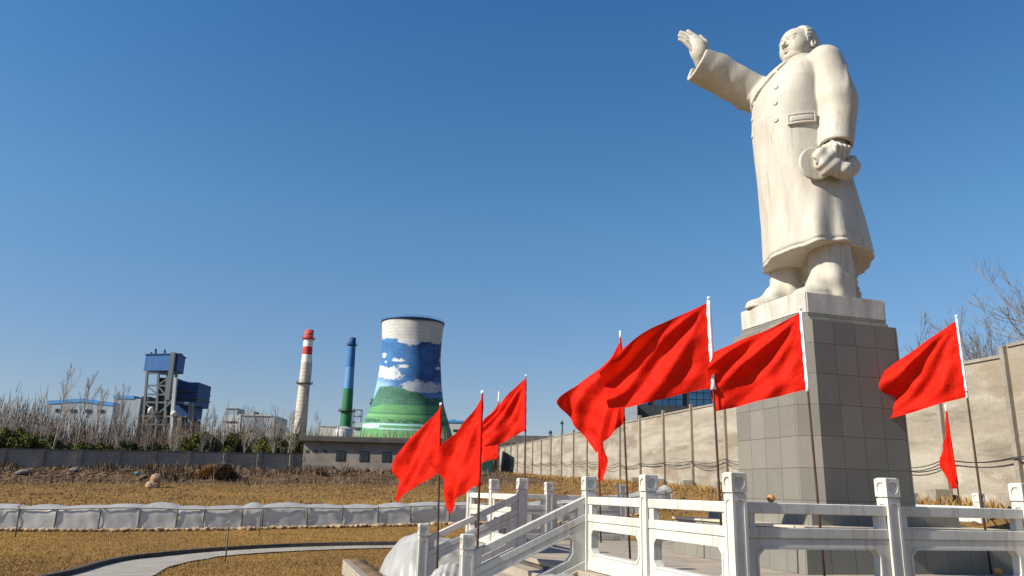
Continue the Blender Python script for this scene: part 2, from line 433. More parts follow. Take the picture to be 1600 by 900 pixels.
def _marble(t, b):
    v = coords(t, (1, 1, .35)); n1 = noise(t, 1.3, v, 6, .65)
    col = ramp(t, n1, [(.30, (.38, .345, .285)), (.60, (.49, .46, .395))])
    st = noise(t, 6.0, coords(t, (1.2, 1.2, .10)), 5, .7)
    col = mix(t, ramp(t, st, [(.52, (0, 0, 0)), (.72, (.55, .55, .55))]), col, (.30, .25, .19))
    sm = noise(t, .8, coords(t), 3, .5)
    col = mix(t, ramp(t, sm, [(.55, (0, 0, 0)), (.8, (.3, .3, .3))]), col, (.44, .34, .22))
    fs = noise(t, 11.0, coords(t, (1.6, 1.6, .07)), 4, .75); pt = noise(t, 1.0, coords(t, (1, 1, .5)), 3, .5)
    fm = N(t, 'ShaderNodeMath', operation='MULTIPLY'); t.links.new(ramp(t, fs, [(.53, (0, 0, 0)), (.62, (1, 1, 1))]), fm.inputs[0]); t.links.new(ramp(t, pt, [(.46, (0, 0, 0)), (.62, (.62, .62, .62))]), fm.inputs[1])
    col = mix(t, fm.outputs[0], col, (.26, .22, .165))
    sx = N(t, 'ShaderNodeSeparateXYZ'); t.links.new(coords(t), sx.inputs[0]); wn = N(t, 'ShaderNodeMath', operation='PINGPONG'); t.links.new(sx.outputs[2], wn.inputs[0]); wn.inputs[1].default_value = .74
    ln = ramp(t, wn.outputs[0], [(.0, (.30, .30, .30)), (.010, (0, 0, 0))]); col = mix(t, ln, col, (.30, .26, .20))
    t.links.new(col, b.inputs['Base Color']); b.inputs['Roughness'].default_value = .62; b.inputs['Specular IOR Level'].default_value = .35
    bump(t, b, noise(t, 14, coords(t, (1, 1, .5)), 6, .7), .35, .02)
M_marble = mat('carved_marble', _marble)
# ------------------------------------------------------------------ the statue
PC = g(5.83, 5.91); BASE = 4.083
def make_statue():
    root = thing('statue', 'giant cream marble statue of a man in a long overcoat, one arm raised', 'statue',
                 (PC[0], PC[1], BASE))
    Mx = np.array([[FW[0], LF[0], 0], [FW[1], LF[1], 0], [0, 0, 1]])
    def add(name, fn, lo, hi, h, smooth=True, parent=root):
        V, Fc = surface_nets(fn, lo, hi, h)
        return mesh_obj(name, V@Mx.T, Fc, M_marble, parent, smooth, origin=(0, 0, 0))
    add('overcoat', d_coat, (-1.65, -1.75, .7), (2.35, 1.6, 6.35), .024)
    # body: head, hands, legs and shoes
    for nm, fn, lo, hi, h in (('legs', d_legs, (-1.1, -1.1, -.06), (1.35, 1.15, 1.6), .03), ('head', d_head, (-.75, -.5, 5.75), (.55, .6, 7.1), .0135),
                          ('hand', d_hand_r, (1.5, -1.75, 5.8), (2.65, -.6, 7.5), .0165), ('hand', d_hand_l, (-.55, .8, 2.8), (.5, 1.55, 3.9), .0165)):
        add(nm, fn, lo, hi, h)
    add('hair', d_hair, (-.7, -.5, 5.95), (.35, .6, 7.1), .0135)
    cp = add('cap', d_cap, (-.75, .85, 2.35), (.85, 1.5, 3.4), .018)
    # five-pointed star on the cap
    st = MB(); pts = []
    for k in range(10):
        a = R(90+36*k+6); r = .125 if k % 2 == 0 else .052; pts.append((r*math.cos(a), r*math.sin(a)))
    sn = np.array([.50, .866, 0]); su = np.array([.866, -.50, 0]); p0 = np.array([.36, 1.02, 2.91]); tt = np.linspace(0, .5, 600)
    dd_ = np.array([float(d_cap(*(p0+sn*q))) for q in tt]); q_ = tt[np.where(dd_ < 0)[0][-1]]-.045; pc = p0+sn*q_
    st.plate(pts, [], .05, lambda a, b, c: tuple((pc+su*a+sn*c+np.array([0, 0, b]))@Mx.T))
    st.build('star', M_marble, cp, origin=(0, 0, 0))
    # buttons
    for (y, z) in ((.43, 4.98), (.45, 4.56), (.46, 4.13), (-.36, 4.96), (-.40, 4.56), (-.42, 4.14)):
        xs = np.linspace(.2, 1.3, 1200); dv = d_coat(xs, y, z); x = xs[np.argmax(dv > 0)]
        e = .01; nrm = np.array([float(d_coat(np.array([x+e]), y, z)[0]-d_coat(np.array([x-e]), y, z)[0]), float(d_coat(np.array([x]), y+e, z)[0]-d_coat(np.array([x]), y-e, z)[0]), float(d_coat(np.array([x]), y, z+e)[0]-d_coat(np.array([x]), y, z-e)[0])]); nrm /= np.linalg.norm(nrm)
        b = MB(); q = Vector(nrm).to_track_quat('Z', 'Y').to_matrix()
        b.lathe([(0, .018), (.02, .018), (.03, .026), (.048, .022), (.060, .008), (.062, -.03)], n=20)
        vv = np.array([(np.array(q)@p+np.array([x, y, z])) for p in b.v[0]]); b.v[0] = vv@Mx.T
        b.build('button', M_marble, root, True, origin=(0, 0, 0))
    # pocket flap
    def flap(x, y, z):
        a = np.arctan2(y, x); zz = z-.10*(a-1.05)
        bx_ = np.maximum(np.abs(a-1.03)*.95-.30, np.abs(zz-4.08)-.125)
        t = smax(d_torso(x, y, z)-.055, bx_, .015)
        fr = np.maximum(np.abs(a-1.03)*.95-.245, np.abs(zz-4.085)-.072)
        return t+.02*gauss(fr, .012)
    add('pocket_flap', lambda x, y, z: smax(flap(x, y, z), -d_torso(x, y, z)-.05, .01), (.0, .35, 3.82), (1.1, 1.15, 4.42), .014)
    return root
make_statue()
# ------------------------------------------------------------------ materials
def _white(t, b):
    v = coords(t, (1, 1, 1)); n1 = noise(t, 2.2, v, 5, .6)
    col = ramp(t, n1, [(.3, (.50, .49, .455)), (.7, (.60, .59, .55))])
    st = noise(t, 5, coords(t, (2, 2, .25)), 5, .75)
    col = mix(t, ramp(t, st, [(.50, (0, 0, 0)), (.68, (.75, .75, .75))]), col, (.36, .32, .25))
    oi = N(t, 'ShaderNodeObjectInfo'); col = mix(t, 1.0, col, ramp(t, oi.outputs['Random'], [(0, (.88, .87, .85)), (1, (1.06, 1.06, 1.06))]), 'MULTIPLY')
    gr = noise(t, 26, coords(t), 5, .8); col = mix(t, ramp(t, gr, [(.58, (0, 0, 0)), (.72, (.6, .6, .6))]), col, (.27, .23, .18))
    t.links.new(col, b.inputs['Base Color']); b.inputs['Roughness'].default_value = .5
    bump(t, b, noise(t, 60, coords(t), 4), .15, .004)
M_white = mat('white_stone', _white)
def _granite(t, b, d=1.0):
    uv = N(t, 'ShaderNodeUVMap')
    br = N(t, 'ShaderNodeTexBrick'); br.offset = 0.0
    t.links.new(uv.outputs[0], br.inputs['Vector'])
    br.inputs['Scale'].default_value = 1; br.inputs['Brick Width'].default_value = .50; br.inputs['Row Height'].default_value = .60
    br.inputs['Mortar Size'].default_value = .007; br.inputs['Mortar Smooth'].default_value = .3
    br.inputs['Color1'].default_value = (.195*d, .185*d, .16*d, 1); br.inputs['Color2'].default_value = (.158*d, .15*d, .132*d, 1); br.inputs['Mortar'].default_value = (.075, .07, .062, 1)
    sp = noise(t, 90, coords(t), 3, .8)
    col = mix(t, .8, br.outputs['Color'], ramp(t, sp, [(.35, (.66, .66, .68)), (.65, (1.25, 1.25, 1.22))]), 'MULTIPLY')
    dust = noise(t, 1.1, coords(t, (1, 1, .6)), 5, .6)
    col = mix(t, ramp(t, dust, [(.5, (0, 0, 0)), (.8, (.35, .35, .35))]), col, (.25, .23, .19))
    lk = noise(t, 7, coords(t, (1, 1, .05)), 4, .7); lk2 = noise(t, 1.6, coords(t, (1, 1, .4)), 3, .5); lm = N(t, 'ShaderNodeMath', operation='MULTIPLY'); t.links.new(ramp(t, lk, [(.66, (0, 0, 0)), (.70, (1, 1, 1))]), lm.inputs[0]); t.links.new(ramp(t, lk2, [(.48, (0, 0, 0)), (.60, (.6, .6, .6))]), lm.inputs[1]); col = mix(t, lm.outputs[0], col, (.36, .34, .30))
    t.links.new(col, b.inputs['Base Color']); b.inputs['Roughness'].default_value = .6; b.inputs['Specular IOR Level'].default_value = .15
    bump(t, b, br.outputs['Fac'], -.4, .01)
M_granite = mat('granite_tiles', _granite)
M_capstone = stained('capstone_marble', (.38, .355, .31), (.58, .54, .47), 3.0, .6, (1, 1, .25), (.35, .6), .006, 20)
M_plinthtop = stained('beige_stone', (.40, .34, .26), (.55, .48, .37), 3, .7)
def _floor(t, b):
    v = coords(t); br = N(t, 'ShaderNodeTexBrick'); t.links.new(v, br.inputs['Vector']); br.offset = .5
    br.inputs['Scale'].default_value = 1; br.inputs['Brick Width'].default_value = .6; br.inputs['Row Height'].default_value = .6; br.inputs['Mortar Size'].default_value = .006
    br.inputs['Color1'].default_value = (.33, .285, .225, 1); br.inputs['Color2'].default_value = (.27, .235, .19, 1); br.inputs['Mortar'].default_value = (.14, .12, .10, 1)
    col = mix(t, .5, br.outputs['Color'], ramp(t, noise(t, 1.3, coords(t, (1, 3, 1)), 6), [(.3, (.7, .66, .6)), (.7, (1.2, 1.15, 1.1))]), 'MULTIPLY')
    t.links.new(col, b.inputs['Base Color']); b.inputs['Roughness'].default_value = .7
M_floor = mat('paving_slabs', _floor)
def _path(t, b):
    v = coords(t); br = N(t, 'ShaderNodeTexBrick'); t.links.new(v, br.inputs['Vector']); br.offset = .5
    br.inputs['Scale'].default_value = 1; br.inputs['Brick Width'].default_value = .4; br.inputs['Row Height'].default_value = .2; br.inputs['Mortar Size'].default_value = .008
    br.inputs['Color1'].default_value = (.30, .275, .24, 1); br.inputs['Color2'].default_value = (.24, .22, .19, 1); br.inputs['Mortar'].default_value = (.16, .14, .11, 1)
    col = mix(t, .5, br.outputs['Color'], ramp(t, noise(t, 1.0, coords(t), 5), [(.3, (.7, .68, .62)), (.7, (1.2, 1.17, 1.12))]), 'MULTIPLY')
    t.links.new(col, b.inputs['Base Color']); b.inputs['Roughness'].default_value = .8
M_path = mat('path_bricks', _path)
M_kerb = stained('dark_kerb', (.035, .033, .03), (.07, .065, .058), 4, .8)
def _ground(t, b):
    v = coords(t)
    big = noise(t, .16, v, 6, .6); mid = noise(t, 1.4, coords(t, (.55, 1.6, 1)), 6, .7); fine = noise(t, 16, v, 4, .8)
    straw = mix(t, ramp(t, mid, [(.35, (0, 0, 0)), (.65, (1, 1, 1))]), (.25, .138, .040), (.37, .225, .068))
    straw = mix(t, ramp(t, big, [(.40, (0, 0, 0)), (.62, (.8, .8, .8))]), straw, (.19, .11, .042))
    at = N(t, 'ShaderNodeAttribute', attribute_name='soil')
    so_ = ramp(t, mid, [(.38, (.045, .027, .015)), (.66, (.19, .12, .065))])
    f = N(t, 'ShaderNodeMath', operation='MULTIPLY_ADD'); t.links.new(mid, f.inputs[0]); f.inputs[1].default_value = 1.6; f.inputs[2].default_value = -.8
    f2 = N(t, 'ShaderNodeMath', operation='ADD', use_clamp=True); t.links.new(f.outputs[0], f2.inputs[0]); t.links.new(at.outputs['Fac'], f2.inputs[1])
    col = mix(t, f2.outputs[0], straw, so_)
    col = mix(t, .85, col, ramp(t, fine, [(.34, (.36, .33, .30)), (.66, (1.40, 1.38, 1.32))]), 'MULTIPLY')
    t.links.new(col, b.inputs['Base Color']); b.inputs['Roughness'].default_value = .95; b.inputs['Specular IOR Level'].default_value = .1
    h = mix(t, .5, mid, fine)
    bump(t, b, h, 1.0, .12)
M_ground = mat('dry_grass_and_soil', _ground)
M_straw = stained('dry_grass_blades', (.23, .125, .036), (.36, .215, .066), .8, .9, bumpd=0)
M_clod = stained('soil_clods', (.06, .038, .02), (.19, .12, .065), 1.2, .95, bumpd=.03, fine=9)
def _bwall(t, b):
    v = coords(t); br = N(t, 'ShaderNodeTexBrick'); t.links.new(coords(t, (1, 1, 1)), br.inputs['Vector'])
    sep = N(t, 'ShaderNodeSeparateXYZ'); t.links.new(v, sep.inputs[0]); cmb = N(t, 'ShaderNodeCombineXYZ')
    t.links.new(sep.outputs[0], cmb.inputs[0]); t.links.new(sep.outputs[2], cmb.inputs[1]); t.links.new(cmb.outputs[0], br.inputs['Vector'])
    br.inputs['Scale'].default_value = 1; br.inputs['Brick Width'].default_value = .4; br.inputs['Row Height'].default_value = .2; br.inputs['Mortar Size'].default_value = .02
    br.inputs['Color1'].default_value = (.34, .295, .25, 1); br.inputs['Color2'].default_value = (.27, .235, .20, 1); br.inputs['Mortar'].default_value = (.13, .11, .095, 1)
    col = mix(t, .6, br.outputs['Color'], ramp(t, noise(t, .5, v, 6), [(.3, (.7, .7, .7)), (.7, (1.25, 1.2, 1.15))]), 'MULTIPLY')
    t.links.new(col, b.inputs['Base Color']); b.inputs['Roughness'].default_value = .9; bump(t, b, br.outputs['Fac'], -.6, .03)
M_bwall = mat('grey_block_wall', _bwall)
M_coping = stained('dark_coping', (.10, .09, .08), (.17, .155, .14), 1, .9)
def _conc(t, b):
    v = coords(t, (.18, .18, 1)); n1 = noise(t, 1.1, v, 8, .68)
    col = ramp(t, n1, [(.36, (.17, .145, .11)), (.47, (.27, .235, .185)), (.60, (.35, .315, .255))])
    n2 = noise(t, .55, coords(t, (.6, .6, 1.2)), 4, .5)
    col = mix(t, ramp(t, n2, [(.56, (0, 0, 0)), (.62, (.6, .6, .6))]), col, (.20, .15, .10))
    n3 = noise(t, 2.2, coords(t, (.5, .5, 1)), 6, .8); col = mix(t, ramp(t, n3, [(.60, (0, 0, 0)), (.68, (.5, .5, .5))]), col, (.46, .44, .39))
    # courses of cast panels: faint horizontal joints
    w = N(t, 'ShaderNodeTexWave', wave_type='BANDS', bands_direction='Z'); w.inputs['Scale'].default_value = .16; w.inputs['Distortion'].default_value = 1.2; w.inputs['Detail'].default_value = 3; w.inputs['Detail Scale'].default_value = .6
    t.links.new(coords(t), w.inputs['Vector'])
    col = mix(t, ramp(t, w.outputs['Fac'], [(.0, (.8, .8, .8)), (.10, (0, 0, 0))]), col, (.27, .23, .18))
    sp = noise(t, 9, coords(t), 5, .75)
    col = mix(t, .55, col, ramp(t, sp, [(.3, (.74, .73, .72)), (.7, (1.18, 1.18, 1.16))]), 'MULTIPLY')
    t.links.new(col, b.inputs['Base Color']); b.inputs['Roughness'].default_value = .9
    bump(t, b, sp, .4, .02)
M_conc = mat('weathered_concrete_panels', _conc)
M_conc2 = stained('concrete_pilaster', (.20, .175, .14), (.30, .265, .215), 1.5, .9, fine=12)
def _cloth(t, b):
    for n in list(t.nodes):
        if n.type != 'OUTPUT_MATERIAL': t.nodes.remove(n)
    out = [n for n in t.nodes if n.type == 'OUTPUT_MATERIAL'][0]
    sa = N(t, 'ShaderNodeAttribute', attribute_name='seam'); fade = ramp(t, noise(t, 1.8, coords(t), 4, .6), [(.3, (.58, .008, .002)), (.7, (.76, .02, .006))])
    fc_ = mix(t, sa.outputs['Fac'], fade, (.36, .004, .001))
    d = N(t, 'ShaderNodeBsdfPrincipled'); t.links.new(fc_, d.inputs['Base Color']); d.inputs['Roughness'].default_value = .7; d.inputs['Specular IOR Level'].default_value = .12
    tr = N(t, 'ShaderNodeBsdfTranslucent'); tr.inputs['Color'].default_value = (.80, .018, .003, 1)
    m = N(t, 'ShaderNodeMixShader'); m.inputs[0].default_value = .28
    wv = noise(t, 7, coords(t, (1, 1, 1)), 4, .6)
    bp = N(t, 'ShaderNodeBump'); bp.inputs['Strength'].default_value = .6; bp.inputs['Distance'].default_value = .045; t.links.new(wv, bp.inputs['Height']); t.links.new(bp.outputs[0], d.inputs['Normal'])
    t.links.new(d.outputs[0], m.inputs[1]); t.links.new(tr.outputs[0], m.inputs[2]); t.links.new(m.outputs[0], out.inputs[0])
M_flag = mat('red_flag_cloth', _cloth)
M_sleeve = stained('white_flag_sleeve', (.70, .70, .74), (.82, .82, .86), 8, .8, bumpd=.003)
M_pole = stained('rusty_dark_pole', (.03, .018, .012), (.09, .045, .028), 6, .6)
def _plastic(t, b):
    for n in list(t.nodes):
        if n.type != 'OUTPUT_MATERIAL': t.nodes.remove(n)
    out = [n for n in t.nodes if n.type == 'OUTPUT_MATERIAL'][0]
    d = N(t, 'ShaderNodeBsdfPrincipled'); d.inputs['Roughness'].default_value = .32; d.inputs['Specular IOR Level'].default_value = .5
    col = ramp(t, noise(t, 1.6, coords(t), 5, .7), [(.3, (.36, .355, .34)), (.7, (.56, .555, .54))]); t.links.new(col, d.inputs['Base Color'])
    tr = N(t, 'ShaderNodeBsdfTransparent'); tl = N(t, 'ShaderNodeBsdfTranslucent'); tl.inputs['Color'].default_value = (.8, .8, .78, 1)
    m1 = N(t, 'ShaderNodeMixShader'); m1.inputs[0].default_value = .35; m2 = N(t, 'ShaderNodeMixShader'); m2.inputs[0].default_value = .14
    t.links.new(d.outputs[0], m1.inputs[1]); t.links.new(tl.outputs[0], m1.inputs[2]); t.links.new(m1.outputs[0], m2.inputs[1]); t.links.new(tr.outputs[0], m2.inputs[2]); t.links.new(m2.outputs[0], out.inputs[0])
    bp = N(t, 'ShaderNodeBump'); bp.inputs['Strength'].default_value = .5; bp.inputs['Distance'].default_value = .02; t.links.new(noise(t, 6, coords(t, (1, 1, .4)), 6, .7), bp.inputs['Height']); t.links.new(bp.outputs[0], d.inputs['Normal'])
M_plastic = mat('thin_plastic_sheet', _plastic)
M_stake = stained('grey_stake', (.07, .065, .055), (.16, .15, .13), 5, .8)
M_rock = stained('orange_boulder', (.26, .155, .09), (.44, .30, .19), 1.2, .9, fine=8, bumpd=.03)
M_wood = stained('bare_bark', (.13, .11, .09), (.24, .21, .18), 2, .95, bumpd=0)
M_wood2 = stained('pale_bark', (.24, .205, .17), (.36, .32, .275), 2, .95, bumpd=0)
M_brush = stained('bare_brushwood', (.095, .06, .042), (.21, .15, .115), .5, .95, bumpd=0)
M_leaf = stained('evergreen_leaves', (.04, .055, .010), (.19, .17, .028), 1.1, .8, bumpd=0)
M_leafd = stained('dark_evergreen_leaves', (.018, .032, .010), (.055, .07, .018), 1.1, .8, bumpd=0)
M_grey = plain('grey_paint', (.42, .45, .47)); M_pale = stained('pale_blue_grey_cladding', (.24, .30, .36), (.31, .37, .42), .1, .7, (3, 3, .2), bumpd=0)
M_bluet = plain('light_blue_trim', (.06, .26, .55)); M_blue = stained('blue_cladding', (.008, .07, .22), (.012, .095, .28), .25, .6, (4, 4, .3), bumpd=0)
M_dblue = plain('dark_blue_cladding', (.01, .05, .17)); M_steel = plain('galvanised_steel', (.13, .155, .165), .6); M_dark = plain('dark_machinery', (.045, .05, .055))
M_glass = plain('dark_window_glass', (.025, .032, .038), .15); M_bglass = stained('blue_curtain_glass', (.015, .06, .13), (.04, .11, .20), .4, .25, bumpd=0)
M_house = stained('grey_brown_render', (.17, .145, .12), (.27, .235, .20), .5, .9, fine=6)
M_roof = stained('dark_flat_roof', (.05, .045, .042), (.09, .08, .075), .5, .9)
M_offw = plain('off_white_wall', (.46, .47, .46)); M_red = plain('signal_red_paint', (.50, .04, .028)); M_whitep = plain('white_paint', (.74, .73, .70))
M_green = plain('dark_green_metal', (.01, .05, .04)); M_cable = plain('black_cable', (.03, .03, .03)); M_teal = plain('teal_tarpaulin', (.05, .17, .20))
def _chim(t, b):
    w = N(t, 'ShaderNodeTexWave', wave_type='BANDS', bands_direction='Z'); w.inputs['Scale'].default_value = .16; t.links.new(coords(t), w.inputs['Vector'])
    col = ramp(t, w.outputs['Fac'], [(0, (.30, .27, .225)), (.06, (.47, .43, .365)), (1, (.50, .46, .39))])
    t.links.new(col, b.inputs['Base Color']); b.inputs['Roughness'].default_value = .9
M_chim = mat('ringed_concrete', _chim)
def _vcol(t, b):
    a = N(t, 'ShaderNodeAttribute', attribute_name='paint')
    col = mix(t, .35, a.outputs['Color'], ramp(t, noise(t, .25, coords(t, (1, 1, .3)), 5), [(.3, (.56, .56, .56)), (.7, (.96, .96, .96))]), 'MULTIPLY')
    w = N(t, 'ShaderNodeTexWave', wave_type='BANDS', bands_direction='Z'); w.inputs['Scale'].default_value = .22; t.links.new(coords(t), w.inputs['Vector'])
    col = mix(t, ramp(t, w.outputs['Fac'], [(.0, (.35, .35, .35)), (.08, (0, 0, 0))]), col, (.12, .14, .15))
    st = noise(t, .9, coords(t, (1, 1, .06)), 5, .7); col = mix(t, ramp(t, st, [(.5, (0, 0, 0)), (.75, (.35, .35, .35))]), col, (.20, .21, .20))
    t.links.new(col, b.inputs['Base Color']); b.inputs['Roughness'].default_value = .8
M_mural = mat('painted_mural', _vcol)

# ------------------------------------------------------------------ terrain
WA = np.array([10.7656, 46.0]); WD = np.array([-.18217, .98327])      # a point on the right boundary wall and its heading
def wall_pt(Y): return WA+WD*((Y-WA[1])/WD[1])
def wall_base(Y): return np.interp(Y, [5, 14, 25, 35, 46, 70, 97, 130], [-.6, -.35, .0, .2, .50, 1.25, 2.1, 2.3])
def terrain(X, Y):
    X = np.asarray(X, float); Y = np.asarray(Y, float)
    A = np.interp(Y, [0, 24, 29, 45, 60, 95, 200], [-2.13, -2.13, -1.80, -1.1, -.4, 1.1, 1.3])
    B = np.interp(Y, [0, 24, 32, 60, 95, 200], [0, 0, .38, .7, 1.2, 1.2])
    tp = np.clip((X/np.maximum(Y, 5)+.66)/.66, 0, .93)
    z = A+B*tp
    dist = (WA[0]-X+(Y-WA[1])*WD[0]/WD[1])         # metres left of the wall
    k = ssm(11, 1.0, dist)
    k = k*ssm(8, 20, Y)
    z = z*(1-k)+wall_base(Y)*k
    # humps and ruts
    z = z+.10*np.sin(.9*X+.3*Y)*np.sin(.7*Y-.25*X)*ssm(34, 44, Y)*ssm(100, 90, Y)
    rid = ssm(60, 68, Y)*ssm(94, 88, Y)
    z = z+rid*(.30*np.sin(.55*Y+.8*np.sin(.13*X))+.16*np.sin(1.3*X+.6*Y)*np.sin(1.7*Y))*ssm(5, -5, X-.0)
    return z
def hit(px, py, lift=0.0):
    r = ray(px, py); t = np.arange(8, 140, .05); P = r[None]*t[:, None]
    zz = terrain(P[:, 0], P[:, 1])+lift; k = np.argmax(P[:, 2] < zz)
    return P[k] if P[k, 2] < zz[k] else P[-1]
def grid_axis(a, b, h, far):
    m = np.arange(a, b+h/2, h); e = []; s_ = h; p = b
    while p < far: s_ *= 1.35; p += s_; e.append(p)
    f = []; s_ = h; p = a
    while p > -far: s_ *= 1.35; p -= s_; f.append(p)
    return np.concatenate([f[::-1], m, e])
def make_ground():
    xs = grid_axis(-75, 30, .6, 3500); ys = grid_axis(-4, 100, .6, 3500)
    Xg, Yg = np.meshgrid(xs, ys, indexing='ij'); Z = terrain(Xg, Yg)
    V = np.stack([Xg, Yg, Z], -1).reshape(-1, 3); nx, ny = Xg.shape
    I = np.arange(nx*ny).reshape(nx, ny)
    Fq = np.stack([I[:-1, :-1], I[1:, :-1], I[1:, 1:], I[:-1, 1:]], -1).reshape(-1, 4)
    o = mesh_obj('ground', V, Fq, M_ground, None, True); o['kind'] = 'structure'
    Y = V[:, 1]; X = V[:, 0]
    soil = ssm(50, 70, Y)*.85*ssm(110, 95, Y)+.25*ssm(36, 50, Y)
    dist = (WA[0]-X+(Y-WA[1])*WD[0]/WD[1]); soil = np.maximum(soil, .45*ssm(7, 1, dist)*ssm(12, 20, Y))
    at = o.data.attributes.new('soil', 'FLOAT', 'POINT'); at.data.foreach_set('value', soil.astype(np.float32))
make_ground()

# path with kerb
def ribbon(name, L, Rr, mt, lift, kind='structure', thick=0.0):
    n = 60
    def samp(P):
        P = np.array(P); d = np.r_[0, np.cumsum(np.linalg.norm(np.diff(P[:, :2], axis=0), axis=1))]; t = np.linspace(0, d[-1], n)
        return np.stack([np.interp(t, d, P[:, k]) for k in (0, 1)], 1)
    a, b = samp(L), samp(Rr); V = []; Fq = []
    for k in range(n):
        for q in range(5):
            p = a[k]*(1-q/4)+b[k]*q/4; V.append((p[0], p[1], float(terrain(p[0], p[1]))+lift))
    for k in range(n-1):
        for q in range(4):
            i = k*5+q; Fq.append((i, i+5, i+6, i+1))
    o = mesh_obj(name, V, Fq, mt, None, True); o['kind'] = kind; return o
outer = [hit(*p) for p in [(690, 852.5), (620, 853), (550, 854), (480, 855.5), (420, 857.5), (360, 861), (310, 864.5), (270, 868), (230, 872), (192, 877), (165, 883), (140, 890), (112, 900)]]
outer += [np.array([-9.9, 16, 0]), np.array([-9.4, 12, 0]), np.array([-9.2, 2, 0])]
inner = [hit(*p) for p in [(690, 857.5), (620, 858), (550, 859), (480, 861.5), (420, 865), (375, 868), (339, 871.5), (300, 878), (261, 888), (243, 900)]]
inner += [np.array([-7.6, 15, 0]), np.array([-7.2, 10, 0]), np.array([-7.0, 2, 0])]
ribbon('path', outer, inner, M_path, .035)
kb = MB(); oc = [np.array([p[0], p[1], float(terrain(p[0], p[1]))]) for p in outer]
def smooth_line(P, n):
    P = np.array(P); d = np.r_[0, np.cumsum(np.linalg.norm(np.diff(P[:, :2], axis=0), axis=1))]; t = np.linspace(0, d[-1], n)
    Q = np.stack([np.interp(t, d, P[:, k]) for k in range(3)], 1)
    for _ in range(6): Q[1:-1] = (Q[:-2]+Q[2:]+2*Q[1:-1])/4
    return Q
Q = smooth_line(oc, 70); dv = np.gradient(Q, axis=0); nr = np.stack([-dv[:, 1], dv[:, 0]], 1); nr /= np.linalg.norm(nr, axis=1)[:, None]
V = []; Fq = []
for k in range(70):
    for (s_, z_) in ((-.07, -.1), (-.07, .14), (.07, .14), (.07, -.1)):
        V.append((Q[k, 0]+nr[k, 0]*s_, Q[k, 1]+nr[k, 1]*s_, Q[k, 2]+z_))
    if k:
        for q in range(4): a = (k-1)*4+q; b = (k-1)*4+(q+1) % 4; Fq.append((a, b, b+4, a+4))
o = mesh_obj('kerb', V, Fq, M_kerb); o['kind'] = 'structure'

# ------------------------------------------------------------------ the platform, four flights of steps, balustrades
S = 12.33+.2; CJ = S/2
def fr(k, a, b, z):
    """side k of the square platform: a along the side, b outwards from the post line"""
    # side 0: left side, a = i, outwards = -j ; following sides turn clockwise seen from above
    i, j = a-CJ, -b-CJ
    for _ in range(k): i, j = -j, i
    return g(i+CJ, j+CJ, z)
def side_rot(k): return TH+R(90)-k*R(90)*-1 if False else None
pl = thing('stone_platform', 'square raised stone platform with steps on its sides, under the statue pedestal', 'platform', tuple(g(CJ, CJ, GND)), TH)
def pl_local(b, name, m, parent): 
    return b.build(name, m, parent, origin=(0, 0, 0))
# local axes of the platform: x = along W, y = along U
E_ = CJ+.10
b = MB(); b.box((-E_, -E_, -.4), (E_, E_, FLOOR-GND-.08)); pl_local(b, 'base', M_granite, pl)
b = MB(); b.box((-E_-.04, -E_-.04, FLOOR-GND-.08), (E_+.04, E_+.04, FLOOR-GND), .01); pl_local(b, 'deck', M_floor, pl)
P_S = [0.1, 2.275, 4.45, 8.08, 10.255]           # post centres along each side
for k in range(4):
    b = MB(); Rk = Matrix.Rotation(-k*R(90), 3, 'Z')
    for s_ in range(6):
        zt = FLOOR-GND-.155*(s_+1)+.0; d0 = E_+.04+.33*s_; 
        lo = (-d0-.33, P_S[2]-CJ+.1, -.4); hi = (-d0+.0, P_S[3]-CJ-.1, zt)
        if s_ < 5: b.box(lo, hi, 0, lambda p: Rk@Vector(p))
    for j_ in (P_S[2], P_S[3]):                  # low side walls carrying the sloping balustrades
        v = []
        for yy in (j_-CJ-.11, j_-CJ+.11):
            v += [(-E_-.041, yy, -.4), (-E_-2.1, yy, -.4), (-E_-2.1, yy, .03), (-E_-.041, yy, FLOOR-GND-.01)]
        v = [Rk@Vector(p) for p in v]
        b.add(v, [(0, 1, 2, 3), (7, 6, 5, 4), (0, 4, 5, 1), (1, 5, 6, 2), (2, 6, 7, 3), (3, 7, 4, 0)])
    pl_local(b, 'stair_flight', M_floor, pl)

